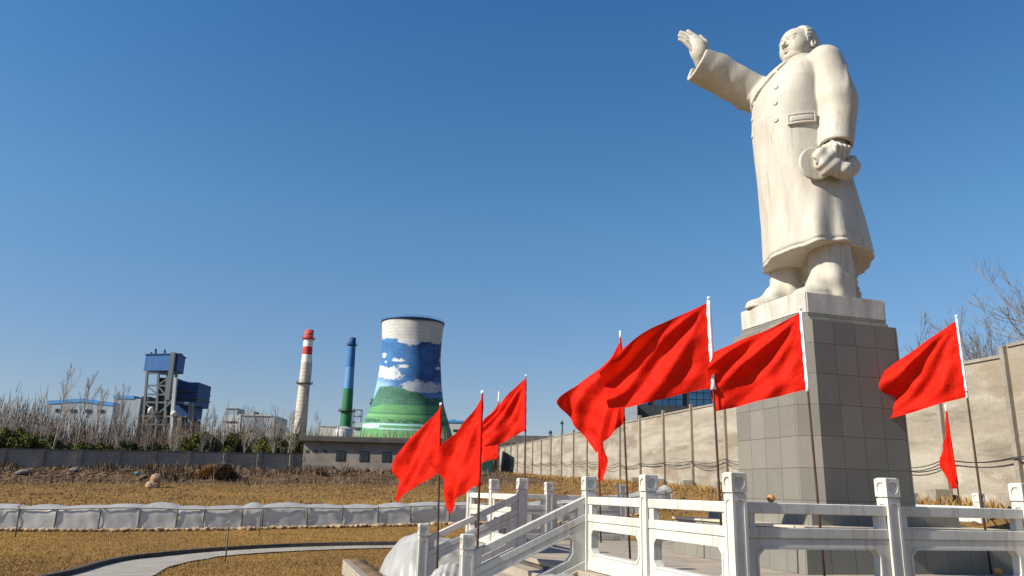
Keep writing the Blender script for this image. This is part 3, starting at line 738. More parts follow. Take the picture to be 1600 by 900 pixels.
def notched(x0, x1, z0, z1, c):
    k1, k2 = c*.62, c*.34
    return [(x0+c, z0), (x1-c, z0), (x1-k1, z0+k2), (x1-k2, z0+k1), (x1, z0+c), (x1, z1-c), (x1-k2, z1-k1), (x1-k1, z1-k2), (x1-c, z1),
            (x0+c, z1), (x0+k1, z1-k2), (x0+k2, z1-k1), (x0, z1-c), (x0, z0+c), (x0+k2, z0+k1), (x0+k1, z0+k2)]
PH = TOP-FLOOR
def make_post():
    r = thing('balustrade_post', 'x', 'post')
    sh_ = MB(); w = .093; e = .014
    sh_.box((-w+e, -w+e, 0), (w-e, w-e, PH-.235)); cp_ = MB(); wc = .10; ec = .018
    cp_.box((-wc+ec, -wc+ec, PH-.215), (wc-ec, wc-ec, PH-.004))
    cp_.box((-wc+.012, -wc+.012, PH-.008), (wc-.012, wc-.012, PH+.012), .008)
    sh_.box((-.078, -.078, PH-.236), (.078, .078, PH-.214))
    for q in range(4):
        Rq = Matrix.Rotation(q*R(90), 3, 'Z')
        def f1(a, b_, c, W_=w, e_=e): return tuple(Rq@Vector((a, -W_+e_-c, b_)))
        sw = w if q % 2 == 0 else w-e-.0005; cw_ = wc if q % 2 == 0 else wc-ec-.0005
        sh_.plate([(-sw, 0), (sw, 0), (sw, PH-.235), (-sw, PH-.235)], [notched(-.056, .056, .10, PH-.30, .032)], e, f1)
        rr = .066; hole = notched(-rr, rr, PH-.110-rr, PH-.110+rr, .036)
        cp_.plate([(-cw_, PH-.215), (cw_, PH-.215), (cw_, PH), (-cw_, PH)], [hole], ec, lambda a, b_, c: tuple(Rq@Vector((a, -wc+ec-c, b_))))
    sh_.build('shaft', M_white, r, origin=(0, 0, 0)); cp_.build('cap_block', M_white, r, origin=(0, 0, 0))
    return r
def make_panel(L, drop=0.0):
    r = thing('balustrade_section', 'x', 'balustrade')
    sk = lambda p: (p[0], p[1], p[2]-drop*p[0]/L)
    b = MB(); b.box((0, -.062, PH-.445), (L, .062, PH-.32), .008, sk); b.build('top_rail', M_white, r, origin=(0, 0, 0))
    for x0 in (.0, L-.13):
        b = MB(); b.box((x0, -.045, PH-.62), (x0+.13, .045, PH-.44), .004, sk); b.build('support_block', M_white, r, origin=(0, 0, 0))
    b = MB(); b.box((0, -.058, PH-.715), (L, .058, PH-.60), .006, sk)
    b.box((0, -.040, PH-.74), (L, .040, PH-.705), 0, sk)
    z1, z0 = PH-.73, PH-1.39
    oz1, oz0 = PH-.84, PH-1.20
    m = .15 if drop == 0 else .22
    hole = notched(m, L-m, oz0, oz1, .075)
    b.plate([(0, z0), (L, z0), (L, z1), (0, z1)], [hole], .10, lambda a, c, d: sk((a, .05-d, c)))
    bead_o = notched(m-.03, L-m+.03, oz0-.03, oz1+.03, .085)
    for (y0, t_) in ((-.0485, .012), (.0605, .012)):
        b.plate(bead_o, [hole], t_, lambda a, c, d: sk((a, y0-d, c)))
    b.box((0, -.062, PH-PH+.012), (L, .062, PH-1.335), .006, sk)
    b.build('openwork_slab', M_white, r, origin=(0, 0, 0)); return r
post0 = make_post(); pan_a = make_panel(2.175-.186); pan_c = make_panel(2.075-.186); pan_s = make_panel(2.07-.186, .952*(2.07-.186)/2.07)
used = {}
def place(src, loc, rz, label, group):
    if src.name not in used: used[src.name] = 1; src.location = loc; src.rotation_euler = (0, 0, rz); src['label'] = label; src['group'] = group; return src
    return dup(src, loc, rz, label, group)
SIDE = ['left side', 'back side', 'right side', 'front side']
NAMES = ['corner post', 'second post from the corner', 'post at the head of the steps, nearer the corner', 'post at the head of the steps, farther along', 'last post before the next corner']
CORN = ['near left', 'far left', 'far right', 'near right']
GP = 'carved posts of the white balustrade'; GR = 'openwork panels of the white balustrade'
for k in range(4):
    base = lambda a, b_, z=FLOOR: fr(k, a, -.1-b_+.2 if False else -.1+b_, z)
    for n_, a in enumerate(P_S):
        lab = {0: 'white carved post standing at the %s corner of the platform' % CORN[k],
               1: 'white carved post one panel along the %s from the %s corner' % (SIDE[k], CORN[k]),
               2: 'white carved post heading the %s steps, nearer the %s corner' % (SIDE[k], CORN[k]),
               3: 'white carved post heading the %s steps, nearer the %s corner' % (SIDE[k], CORN[(k+1) % 4]),
               4: 'white carved post one panel along the %s from the %s corner' % (SIDE[k], CORN[(k+1) % 4])}[n_]
        p = fr(k, a, -.1, FLOOR)
        place(post0, tuple(p), TH, lab, GP)
    # direction of the side in the world
    d = fr(k, 1, 0, 0)-fr(k, 0, 0, 0); ang = math.atan2(d[1], d[0]); dn = fr(k, 0, 1, 0)-fr(k, 0, 0, 0); angn = math.atan2(dn[1], dn[0])
    for (a0, src, wh) in ((P_S[0], pan_a, 'beside the %s corner' % CORN[k]), (P_S[1], pan_a, 'second from the %s corner' % CORN[k]),
                          (P_S[3], pan_a, 'second from the %s corner' % CORN[(k+1) % 4]), (P_S[4], pan_c if False else pan_a, 'beside the %s corner' % CORN[(k+1) % 4])):
        p = fr(k, a0+.093, -.1, FLOOR)
        place(src, tuple(p), ang, 'white openwork balustrade section, %s, %s' % (SIDE[k], wh), GR)
    for a, wh in ((P_S[2], CORN[k]), (P_S[3], CORN[(k+1) % 4])):
        p = fr(k, a, 2.07-.1, FLOOR-.952)
        place(post0, tuple(p), TH, 'white carved newel post at the foot of the %s steps, %s corner side' % (SIDE[k], wh), GP)
        p = fr(k, a, .093-.1, FLOOR)
        place(pan_s, tuple(p), angn, 'sloping white balustrade section on the %s steps, %s corner side' % (SIDE[k], wh), GR)
for p_ in (pan_c,):
    for ch in list(p_.children): bpy.data.objects.remove(ch)
    bpy.data.objects.remove(p_)

# ------------------------------------------------------------------ pedestal
def octa(h, c): return [(-h+c, -h), (h-c, -h), (h, -h+c), (h, h-c), (h-c, h), (-h+c, h), (-h, h-c), (-h, -h+c)]
def frustum(name, m, parent, h0, c0, z0, h1, c1, z1, bev=0):
    a, b_ = octa(h0, c0), octa(h1, c1); v = [(x, y, z0) for x, y in a]+[(x, y, z1) for x, y in b_]
    f = [(k, (k+1) % 8, 8+(k+1) % 8, 8+k) for k in range(8)]+[tuple(range(8))[::-1], tuple(range(8, 16))]
    bm = bmesh.new(); vs = [bm.verts.new(p) for p in v]
    for q in f: bm.faces.new([vs[i] for i in q])
    if bev: bmesh.ops.bevel(bm, geom=[e for e in bm.edges], offset=bev, segments=2, affect='EDGES')
    bm.normal_update()
    uvl = bm.loops.layers.uv.new('UVMap')
    for fc in bm.faces:
        n = fc.normal
        if abs(n.z) > .7:
            for l in fc.loops: l[uvl].uv = (l.vert.co.x, l.vert.co.y)
        else:
            t_ = Vector((-n.y, n.x, 0)).normalized(); w_ = max(l.vert.co.dot(t_) for l in fc.loops)
            for l in fc.loops: l[uvl].uv = (l.vert.co.dot(t_)+w_, l.vert.co.z)
    me = bpy.data.meshes.new(name); bm.to_mesh(me); bm.free(); me.materials.append(m)
    o = bpy.data.objects.new(name, me); COL.objects.link(o); o.parent = parent; return o
pd = thing('pedestal', 'tall grey granite pedestal with chamfered corners and a pale marble capstone', 'pedestal', (PC[0], PC[1], FLOOR), TH)
zf = lambda z: z-FLOOR
frustum('lower_plinth', M_granite, pd, 2.27, .02, -.02, 2.24, .02, zf(-.47))
frustum('plinth_ledge', M_plinthtop, pd, 2.28, .02, zf(-.47), 2.28, .02, zf(-.43), .006)
frustum('upper_plinth', M_granite, pd, 1.72, .05, zf(-.43), 1.70, .05, zf(-.16))
frustum('granite_shaft', M_granite, pd, 1.33, .307, zf(-.16), 1.305, .289, zf(3.47))
frustum('shaft_collar', M_granite, pd, 1.18, .22, zf(3.47), 1.16, .2, zf(3.56))
frustum('neck', M_granite, pd, 1.12, .16, zf(3.56), 1.11, .16, zf(3.64))
frustum('capstone', M_capstone, pd, 1.112, .155, zf(3.64), 1.117, .153, zf(4.083), .02)
rng = np.random.default_rng(7); random.seed(7)
# ------------------------------------------------------------------ flags
GF = 'red flags on poles around the balustrade'
def resample(P, n, it=2):
    P = np.array(P, float)
    for _ in range(it):                        # corner cutting that keeps the ends
        Q = [P[0]]
        for a, c in zip(P[:-1], P[1:]): Q += [a*.75+c*.25, a*.25+c*.75]
        Q.append(P[-1]); P = np.array(Q)
    d = np.r_[0, np.cumsum(np.linalg.norm(np.diff(P, axis=0), axis=1))]; t = np.linspace(0, d[-1], n)
    return np.stack([np.interp(t, d, P[:, k]) for k in range(P.shape[1])], 1)
def flag(label, base, tip, h0, h1, top, bot, fly, heading, amp=.09, seed=0, poler=.021, sleeve=.026, white=False):
    base = np.array(base, float); D = np.array([math.cos(heading), math.sin(heading)]); n = np.array([-D[1], D[0]])
    if n@base[:2] > 0: n = -n                 # towards the viewer
    un = lambda p: atplane(p[0], p[1], base, n)
    root = thing('flag_on_pole', label, 'flag', tuple(base), 0, GF)
    T = un(tip); H0, H1 = un(h0), un(h1)
    axis = T-base; L = axis[2]
    on = lambda z: base+axis*((z-base[2])/L)
    b = MB(); b.tube([on(base[2]-.05), on(base[2]+L*.3), on(base[2]+L*.65), T], [poler, poler, poler*.9, poler*.6], 8); b.build('pole', M_pole, root, True)
    z0, z1 = H0[2], H1[2]
    b = MB(); zs = np.linspace(z1-.03, min(z0+.10, T[2]-.02), 14); rr = [sleeve*(1+.22*math.sin(k*2.3+seed)) for k in range(14)]; rr[0] = sleeve*1.3; rr[1] = sleeve*.75; rr[-1] = sleeve*.7
    b.tube([on(z) for z in zs], rr, 10); b.build('sleeve', M_sleeve if white else M_flag, root, True)
    b = MB(); b.tube([on(z0+.04), on(z0+.10), T], [poler*1.15, poler*1.1, poler*.9], 8); b.build('pole_tip', M_sleeve, root, True)
    NU, NV = 72, 44
    Tc = np.array([un(p) for p in resample([h0]+top, NU)]); Bc = np.array([un(p) for p in resample([h1]+bot, NU)])
    Hc = np.array([on(z) for z in np.linspace(z0, z1, NV)])
    Fc = np.array([un(p) for p in resample([top[-1]]+fly+[bot[-1]], NV, 2)])
    Tc[0] = Hc[0]; Bc[0] = Hc[-1]
    u = np.linspace(0, 1, NU)[:, None, None]; v = np.linspace(0, 1, NV)[None, :, None]
    P = (1-v)*Tc[:, None]+v*Bc[:, None]+(1-u)*Hc[None]+u*Fc[None]-((1-u)*(1-v)*Tc[0]+u*(1-v)*Tc[-1]+(1-u)*v*Bc[0]+u*v*Bc[-1])
    U_, V_ = u[..., 0], v[..., 0]; r = np.random.default_rng(seed+3)
    W = np.zeros((NU, NV)); ph = r.uniform(0, 6.28, 8)
    ang = np.arctan2(V_*.9+.02, U_+.06)              # folds fan out from the upper corner of the hoist
    W += 1.0*np.sin(7.5*ang+2.6*U_+ph[0])*U_**.7
    W += .55*np.sin(13*ang-3*U_+ph[1])*U_**.6
    W += .8*np.sin(5.5*U_+2.2*V_+ph[2])*U_
    W += .30*np.sin(15*U_-16*V_+ph[7])*np.sin(3*V_+2*U_+ph[1])*U_**.6
    W += .22*np.sin(21*U_+9*V_+ph[3])*np.sin(6*V_+ph[4])*U_**.5+.16*np.sin(17*V_-14*U_+ph[5])
    W += .30*np.sin(26*V_+ph[6])*np.exp(-U_*9)
    W *= ssm(0, .22, U_)*(1-.75*ssm(.75, 1, U_)*ssm(.6, 1, V_))
    P = P+np.array([n[0], n[1], 0])[None, None]*(W*amp*1.25)[..., None]
    I = np.arange(NU*NV).reshape(NU, NV)
    Fq = np.stack([I[:-1, :-1], I[1:, :-1], I[1:, 1:], I[:-1, 1:]], -1).reshape(-1, 4)
    fo = mesh_obj('flag_cloth', P.reshape(-1, 3), Fq, M_flag, root, True)
    sm = np.zeros((NU, NV), np.float32); sm[:, 1] = sm[:, -2] = .55; sm[-2, :] = .55; sm[1, :] = .4; at = fo.data.attributes.new('seam', 'FLOAT', 'POINT'); at.data.foreach_set('value', sm.ravel())
    return root
flag('largest red flag, flying left from the pole inside the left rail', atZ(1131, 898, FLOOR), (1107, 468), (1107.5, 472), (1116.5, 606),
     [(1053, 498), (1008, 520), (973.7, 546), (949.6, 569), (936.5, 582.7)], [(1087, 610), (1053, 618.5), (1004.7, 632), (973.7, 639), (951, 638)], [(942.7, 601), (951, 616), (948, 628)], R(168), .10, 1, white=True, sleeve=.04)
flag('red flag drooping to a low point behind the largest flag', atZ(984.5, 873, FLOOR), (969, 517), (970.5, 531), (976.5, 655),
     [(956.5, 555), (929, 581), (894.5, 612), (879, 629)], [(963.4, 676), (946, 692), (930.6, 707.7)], [(881.4, 643), (901, 674), (917, 691)], R(140), .09, 2)
flag('red flag flying left in front of the pedestal', atZ(1289, 908, FLOOR), (1251, 484), (1251, 488), (1258, 609),
     [(1204.6, 512), (1163, 527.5), (1129, 543), (1117, 551.6)], [(1225, 617), (1187, 627), (1153, 634), (1116.7, 643)], [(1109, 585), (1108.8, 612)], R(155), .09, 3, white=True, sleeve=.03)
flag('red flag flying left from a pole right of the pedestal', atZ(1549, 898, FLOOR), (1494, 493), (1495.6, 500), (1512, 620),
     [(1451, 529), (1400, 566), (1365, 591), (1351, 608)], [(1470, 631), (1423, 645), (1376.6, 657), (1347.7, 664)], [(1353, 624.6), (1360, 642)], R(150), .10, 4, white=True, sleeve=.022)
b5 = g(8.9, 11.9, FLOOR)
b5 = atY(1506, 822, b5[1])
flag('narrow red flag hanging limp at the back right, against the wall', (b5[0], b5[1], FLOOR), (1477, 632), (1480.5, 645), (1497, 752),
     [(1478, 650), (1474, 672), (1471, 699)], [(1496, 760), (1490, 765), (1486, 763.6)], [(1472, 722), (1478, 741)], R(105), .05, 5)
flag('narrow red flag hanging limp between the back rail and the wall', atZ(939, 848, FLOOR), (933, 590), (934, 625), (937, 738),
     [(935, 632), (939, 655), (942, 690)], [(937.5, 750), (939, 753), (941, 752.6)], [(944, 718), (944.5, 738)], R(115), .04, 6)
flag('leftmost red flag, its pole by the far side of the left steps', (*g(7.55, -1.75, 0)[:2], FLOOR-.8), (688.5, 633), (688.3, 637), (684, 735),
     [(675.5, 652), (658, 672.7), (638, 693), (619, 713), (609, 726)], [(678, 745), (664, 752), (646.7, 762), (630.8, 772), (623, 787)], [(610.5, 738), (617, 752), (618, 772)], R(128), .055, 7)
flag('red flag, second from the left, with a long hanging tip', (*g(4.75, -1.72, 0)[:2], FLOOR-.8), (753.5, 613), (753.7, 619.5), (749, 757),
     [(739, 645), (721.8, 668), (704, 690), (684, 711), (670, 724.6)], [(733, 764), (716, 778), (706, 791), (703.5, 804)], [(676, 734), (687, 751), (694, 774), (699, 791)], R(125), .055, 8)
flag('red flag, third from the left, behind the far end of the left rail', tuple(g(12.1, 1.50, FLOOR)), (821.6, 588), (821.4, 591), (819.4, 672.7),
     [(802.6, 608), (779.5, 628), (762, 646), (751, 660)], [(797, 684), (773.8, 696), (748, 702)], [(749, 682)], R(140), .09, 9)
flag('red flag mostly hidden behind the third flag from the left', (*atY(777.5, 800, 24.5)[:2], -1.7), (779.5, 612), (779, 630), (778, 716),
     [(765, 650), (752, 668), (744, 682)], [(765, 719), (757, 722), (751, 726)], [(744, 697), (747, 712)], R(135), .06, 10)

# ------------------------------------------------------------------ right boundary wall
WN = np.array([-WD[1], WD[0]]); WN = WN/np.linalg.norm(WN)          # towards the camera side
nrm_w = np.array([WD[1], -WD[0]])
tops = [atplane(x, y, WA, nrm_w) for x, y in ((778, 700), (830, 690), (896.6, 675.5), (1001, 654), (1083, 637), (1139, 626), (1300, 603), (1422, 582), (1505, 564), (1587, 550))]
tY = np.array([p[1] for p in tops]); tZ = np.array([p[2] for p in tops]); o_ = np.argsort(tY); tY = tY[o_]; tZ = tZ[o_]
wtop = lambda Y: float(np.interp(Y, tY, tZ))
Yend = tY.max(); bay = 4.35*WD[1]/np.linalg.norm(WD)
w = thing('concrete_wall', 'long weathered concrete boundary wall with pilasters, running into the distance at right', 'wall', (*wall_pt(46), float(wall_base(46))))
body = MB(); cop = MB()
Ys = [atplane(1083, 700, WA, nrm_w)[1]+k*bay for k in range(-9, 16)]
Yx = [atplane(x, 700, WA, nrm_w)[1] for x in (1478, 1591)]
Ys = sorted([y for y in Ys if 26.5 < y < Yend+1]+Yx+[8.5, 12.9, 17.2])+[Yend]
def wallseg(b, Y0, Y1, za0, za1, zb0, zb1, t, off=0.0):
    v = []
    for Y, lo, hi in ((Y0, za0, zb0), (Y1, za1, zb1)):
        p = wall_pt(Y)+WN*off
        for s_ in (0, -t):
            for z in (lo, hi): q = p+WN*s_; v.append((q[0], q[1], z))
    b.add(v, [(0, 1, 5, 4), (2, 6, 7, 3), (1, 3, 7, 5), (0, 4, 6, 2), (0, 2, 3, 1), (4, 5, 7, 6)])
Ystep = atplane(1590, 560, WA, nrm_w)[1]
for a, c in zip(Ys[:-1], Ys[1:]):
    up = .28 if c <= Ystep+1.6 else 0.0
    wallseg(body, a, c, wall_base(a)-.6, wall_base(c)-.6, wtop(a)+up-.10, wtop(c)+up-.10, .24)
    wallseg(cop, a+.13, c-.13, wtop(a)+up-.10, wtop(c)+up-.10, wtop(a)+up, wtop(c)+up, .34, .05)
body.build('wall_panels', M_conc, w); cop.build('coping', M_conc2, w)
for k, Y in enumerate(Ys[:-1]):
    b = MB(); wallseg(b, Y-.08, Y+.08, wall_base(Y)-.5, wall_base(Y)-.5, wtop(Y)+.22, wtop(Y)+.22, .2, .14); b.build('pilaster', M_conc2, w)
for k, Y in enumerate(Ys[:12]):
    p = wall_pt(Y)+WN*.45; z = wall_base(Y)
    b = MB(); b.box((p[0]-.28, p[1]-.30, z-.4), (p[0]+.28, p[1]+.30, z+.45), .02)
    b.build('footing_block', M_conc2, w)
def cable(z0, sag, off, seed):
    pts = []
    for k, (a, c) in enumerate(zip(Ys[:-1], Ys[1:])):
        for q in range(6):
            f = q/6; Y = a+(c-a)*f; p = wall_pt(Y)+WN*(off+.02); s_ = sag*(1+.5*math.sin(k*1.7+seed))
            pts.append((p[0], p[1], wall_base(Y)+z0+.12*math.sin(k*.9+seed)-s_*4*f*(1-f)))
    return pts
cb = MB(); cb.tube(cable(1.35, .22, .16, 0), .016, 6); tag(cb.build('cable', M_cable, None, True), 'thin dark cable sagging from pilaster to pilaster along the right concrete wall', 'cable', 'cables on the concrete wall')
cb = MB(); cb.tube(cable(1.50, .16, .17, 1), .016, 6); tag(cb.build('cable', M_cable, None, True), 'upper dark cable strung along the right concrete wall', 'cable', 'cables on the concrete wall')

# ------------------------------------------------------------------ left block wall
LW = [(-75, 697.5, 733.5, 84), (0, 700, 733, 86), (126, 702.5, 733.5, 89), (300, 705, 735.5, 94.3), (472, 708.5, 738, 99.5)]
lt = [atY(x, t_, Y) for x, t_, b_, Y in LW]; lb = [atY(x, b_, Y) for x, t_, b_, Y in LW]
def lw(px):
    xs = [q[0] for q in LW]; f = lambda A, k: float(np.interp(px, xs, [a[k] for a in A]))
    return np.array([f(lt, 0), f(lt, 1)]), f(lb, 2), f(lt, 2)
w2 = thing('block_wall', 'long grey block wall with dark coping and buttress pillars across the field', 'wall', (*lw(200)[0], lw(200)[1]))
body, cop = MB(), MB(); pxs = [-70, -52, 7, 66.5, 126, 183.5, 240, 296, 351, 403, 455, 472]
ldir = lw(472)[0]-lw(0)[0]; ldir /= np.linalg.norm(ldir); lno = np.array([ldir[1], -ldir[0]])
def seg2(b, pa, pb, z0, z1, t, off, lift=0):
    v = []
    for p, (lo, hi) in ((pa, z0), (pb, z1)):
        for s_ in (0, t):
            for z in (lo, hi): q = p+lno*(off-s_); v.append((q[0], q[1], z+lift))
    b.add(v, [(0, 1, 5, 4), (2, 6, 7, 3), (1, 3, 7, 5), (0, 4, 6, 2), (0, 2, 3, 1), (4, 5, 7, 6)])
for a, c in zip(pxs[:-1], pxs[1:]):
    pa, za, ta = lw(a); pb, zb, tb = lw(c)
    seg2(body, pa, pb, (za-1.0, ta-.14), (zb-1.0, tb-.14), .24, 0); seg2(cop, pa, pb, (ta-.14, ta), (tb-.14, tb), .44, .10)
# block courses run along the wall: build in a frame turned with the wall
def turned(b, name, m, parent, ang):
    V = np.concatenate(b.v); c, s_ = math.cos(-ang), math.sin(-ang); o0 = np.array(parent.location)
    V = V-o0; V = np.stack([V[:, 0]*c-V[:, 1]*s_, V[:, 0]*s_+V[:, 1]*c, V[:, 2]], 1)
    o = mesh_obj(name, V, b.f, m, parent, origin=(0, 0, 0)); o.rotation_euler = (0, 0, ang); return o
lang = math.atan2(ldir[1], ldir[0])
turned(body, 'wall_body', M_bwall, w2, lang); cop.build('coping', M_coping, w2)
for a in pxs[1:-1]:
    p, z, t_ = lw(a); b = MB(); q = p+ldir*.42
    seg2(b, p-ldir*.22, p+ldir*.22, (z-1, t_-.16), (z-1, t_-.16), .6, .42); turned(b, 'buttress', M_bwall, w2, lang)

# ------------------------------------------------------------------ low house
def facebox(b, x0, x1, ytop, ybot, Y, dep, zlift=0.0):
    """box whose front stands at distance Y between the sight lines x0..x1, ybot..ytop"""
    A, B_ = atY(x0, ybot, Y), atY(x1, ybot, Y); zt = atY((x0+x1)/2, ytop, Y)[2]; zb = min(A[2], B_[2])
    b.box((A[0], Y, zb), (B_[0], Y+dep, zt)); return A, B_, zt
h = thing('low_house', 'low grey-brown flat-roofed shed with small windows below the cooling tower', 'shed', tuple(atY(615, 740, 99)))
b = MB(); p0, p1 = atY(470, 745, 99), atY(768, 745, 99); zt = atY(615, 693, 99)[2]; b.box((p0[0], 99, p0[2]-1), (p1[0], 107, zt)); b.build('wall', M_house, h)
b = MB(); z2 = atY(615, 686, 99)[2]; b.box((p0[0]-.5, 98.3, zt), (p1[0]+.5, 107.5, z2), .03); b.box((p0[0]-.3, 98.5, z2), (p1[0]+.3, 107.3, z2+.12)); b.build('roof', M_roof, h)
for (x0, x1, y0, y1) in ((524, 540, 704.5, 720), (561, 577, 705.5, 721), (596, 611.5, 706.5, 721.5)):
    a, c = atY(x0, y1, 98.97), atY(x1, y0, 98.97)
    b = MB(); b.box((a[0], 98.93, a[2]), (c[0], 99.12, c[2])); wd = b.build('window', M_dark, h)
    b = MB(); mid = (a[0]+c[0])/2
    for (l0, l1) in ((a[0]+.07, mid-.04), (mid+.04, c[0]-.07)): b.box((l0, 98.90, a[2]+.08), (l1, 98.94, c[2]-.45))
    b.box((a[0]+.07, 98.90, c[2]-.38), (c[0]-.07, 98.94, c[2]-.07)); b.build('pane', M_glass, wd)
for x in (480, 493, 508):
    a = atY(x, 705, 98.97); b = MB(); b.box((a[0]-.18, 98.94, a[2]-.18), (a[0]+.18, 99.1, a[2]+.18)); b.build('vent_hole', M_dark, h)
b = MB(); a = atY(482, 738, 98.9); b.box((a[0]-.5, 98.7, a[2]-.5), (a[0]+3.0, 99.05, a[2]+.9)); b.build('patched_footing', M_coping, h)
# dark container and clutter behind the flags
b = MB(); a, c = atY(752, 748, 92), atY(770, 716, 92); b.box((a[0], 92, a[2]-.5), (c[0], 94.5, c[2]), .05); gc_ = thing('green_container', 'dark green metal container at the far end of the concrete wall', 'container', (a[0], 92, a[2])); b.build('container_body', M_green, gc_)
b = MB(); b.box((a[0]-.05, 91.95, c[2]), (c[0]+.05, 94.55, c[2]+.08)); b.build('lid', M_dark, gc_)

# ------------------------------------------------------------------ cooling tower with the painted landscape
DT = 330.0
prof_px = [(486, 0), (494, 51.5), (503, 51.5), (506, 50.0), (512, 49.3), (535, 47.6), (550, 47.2), (568, 47.9), (598, 50.6), (630, 55.5), (659, 65), (686, 74), (700, 79)]
cx_b = atY(634.5, 686, DT)
yy = np.array([506, 510.5, 513, 516, 525, 535, 550, 568, 582, 598, 614, 630, 645, 659, 672, 686, 705], float)
hw = np.interp(yy, [494, 503, 507, 512, 535, 550, 568, 598, 630, 659, 686, 705], [51.3, 51.5, 49.4, 49.2, 47.6, 47.2, 47.9, 50.6, 55.5, 65, 74, 80])
zz_ = np.array([atY(np.interp(y, [494, 686], [648, 634.5]), y, DT)[2] for y in yy]); rr_ = hw/F_PX*DT*.985
ct = thing('cooling_tower', 'tall cooling tower painted with a landscape of clouds, blue sky and green hills', 'cooling tower', (float(cx_b[0]), DT, float(zz_[-1])))
NZ, NA = 260, 420
zs = np.linspace(zz_[-1], zz_[0], NZ); rs = np.interp(zs, zz_[::-1], rr_[::-1])
ker = np.ones(9)/9; rs2 = rs.copy(); rs2[4:-4] = np.convolve(rs, ker, 'valid'); rs2[-14:] = rs[-14:]; rs = rs2
az = np.linspace(0, 2*np.pi, NA, endpoint=False)
toc = math.atan2(-DT, -cx_b[0])
V = np.stack([np.cos(az)[None]*rs[:, None], np.sin(az)[None]*rs[:, None], np.broadcast_to((zs-zz_[-1])[:, None], (NZ, NA))], -1).reshape(-1, 3)
I = np.arange(NZ*NA).reshape(NZ, NA); J = np.roll(I, -1, 1)
Fq = np.stack([I[:-1], J[:-1], J[1:], I[1:]], -1).reshape(-1, 4)
shell = mesh_obj('shell', V, Fq, M_mural, ct, True, origin=(0, 0, 0))
def vnoise(x, y, seed=0):
    r = np.random.default_rng(seed); G = r.random((64, 64))
    xi = np.floor(x).astype(int); yi = np.floor(y).astype(int); fx = x-xi; fy = y-yi; fx = fx*fx*(3-2*fx); fy = fy*fy*(3-2*fy)
    g_ = lambda a, c: G[a % 64, c % 64]
    return (g_(xi, yi)*(1-fx)+g_(xi+1, yi)*fx)*(1-fy)+(g_(xi, yi+1)*(1-fx)+g_(xi+1, yi+1)*fx)*fy
def fbm(x, y, seed=0): return sum(vnoise(x*2**k, y*2**k, seed+k)*.5**k for k in range(4))/1.875
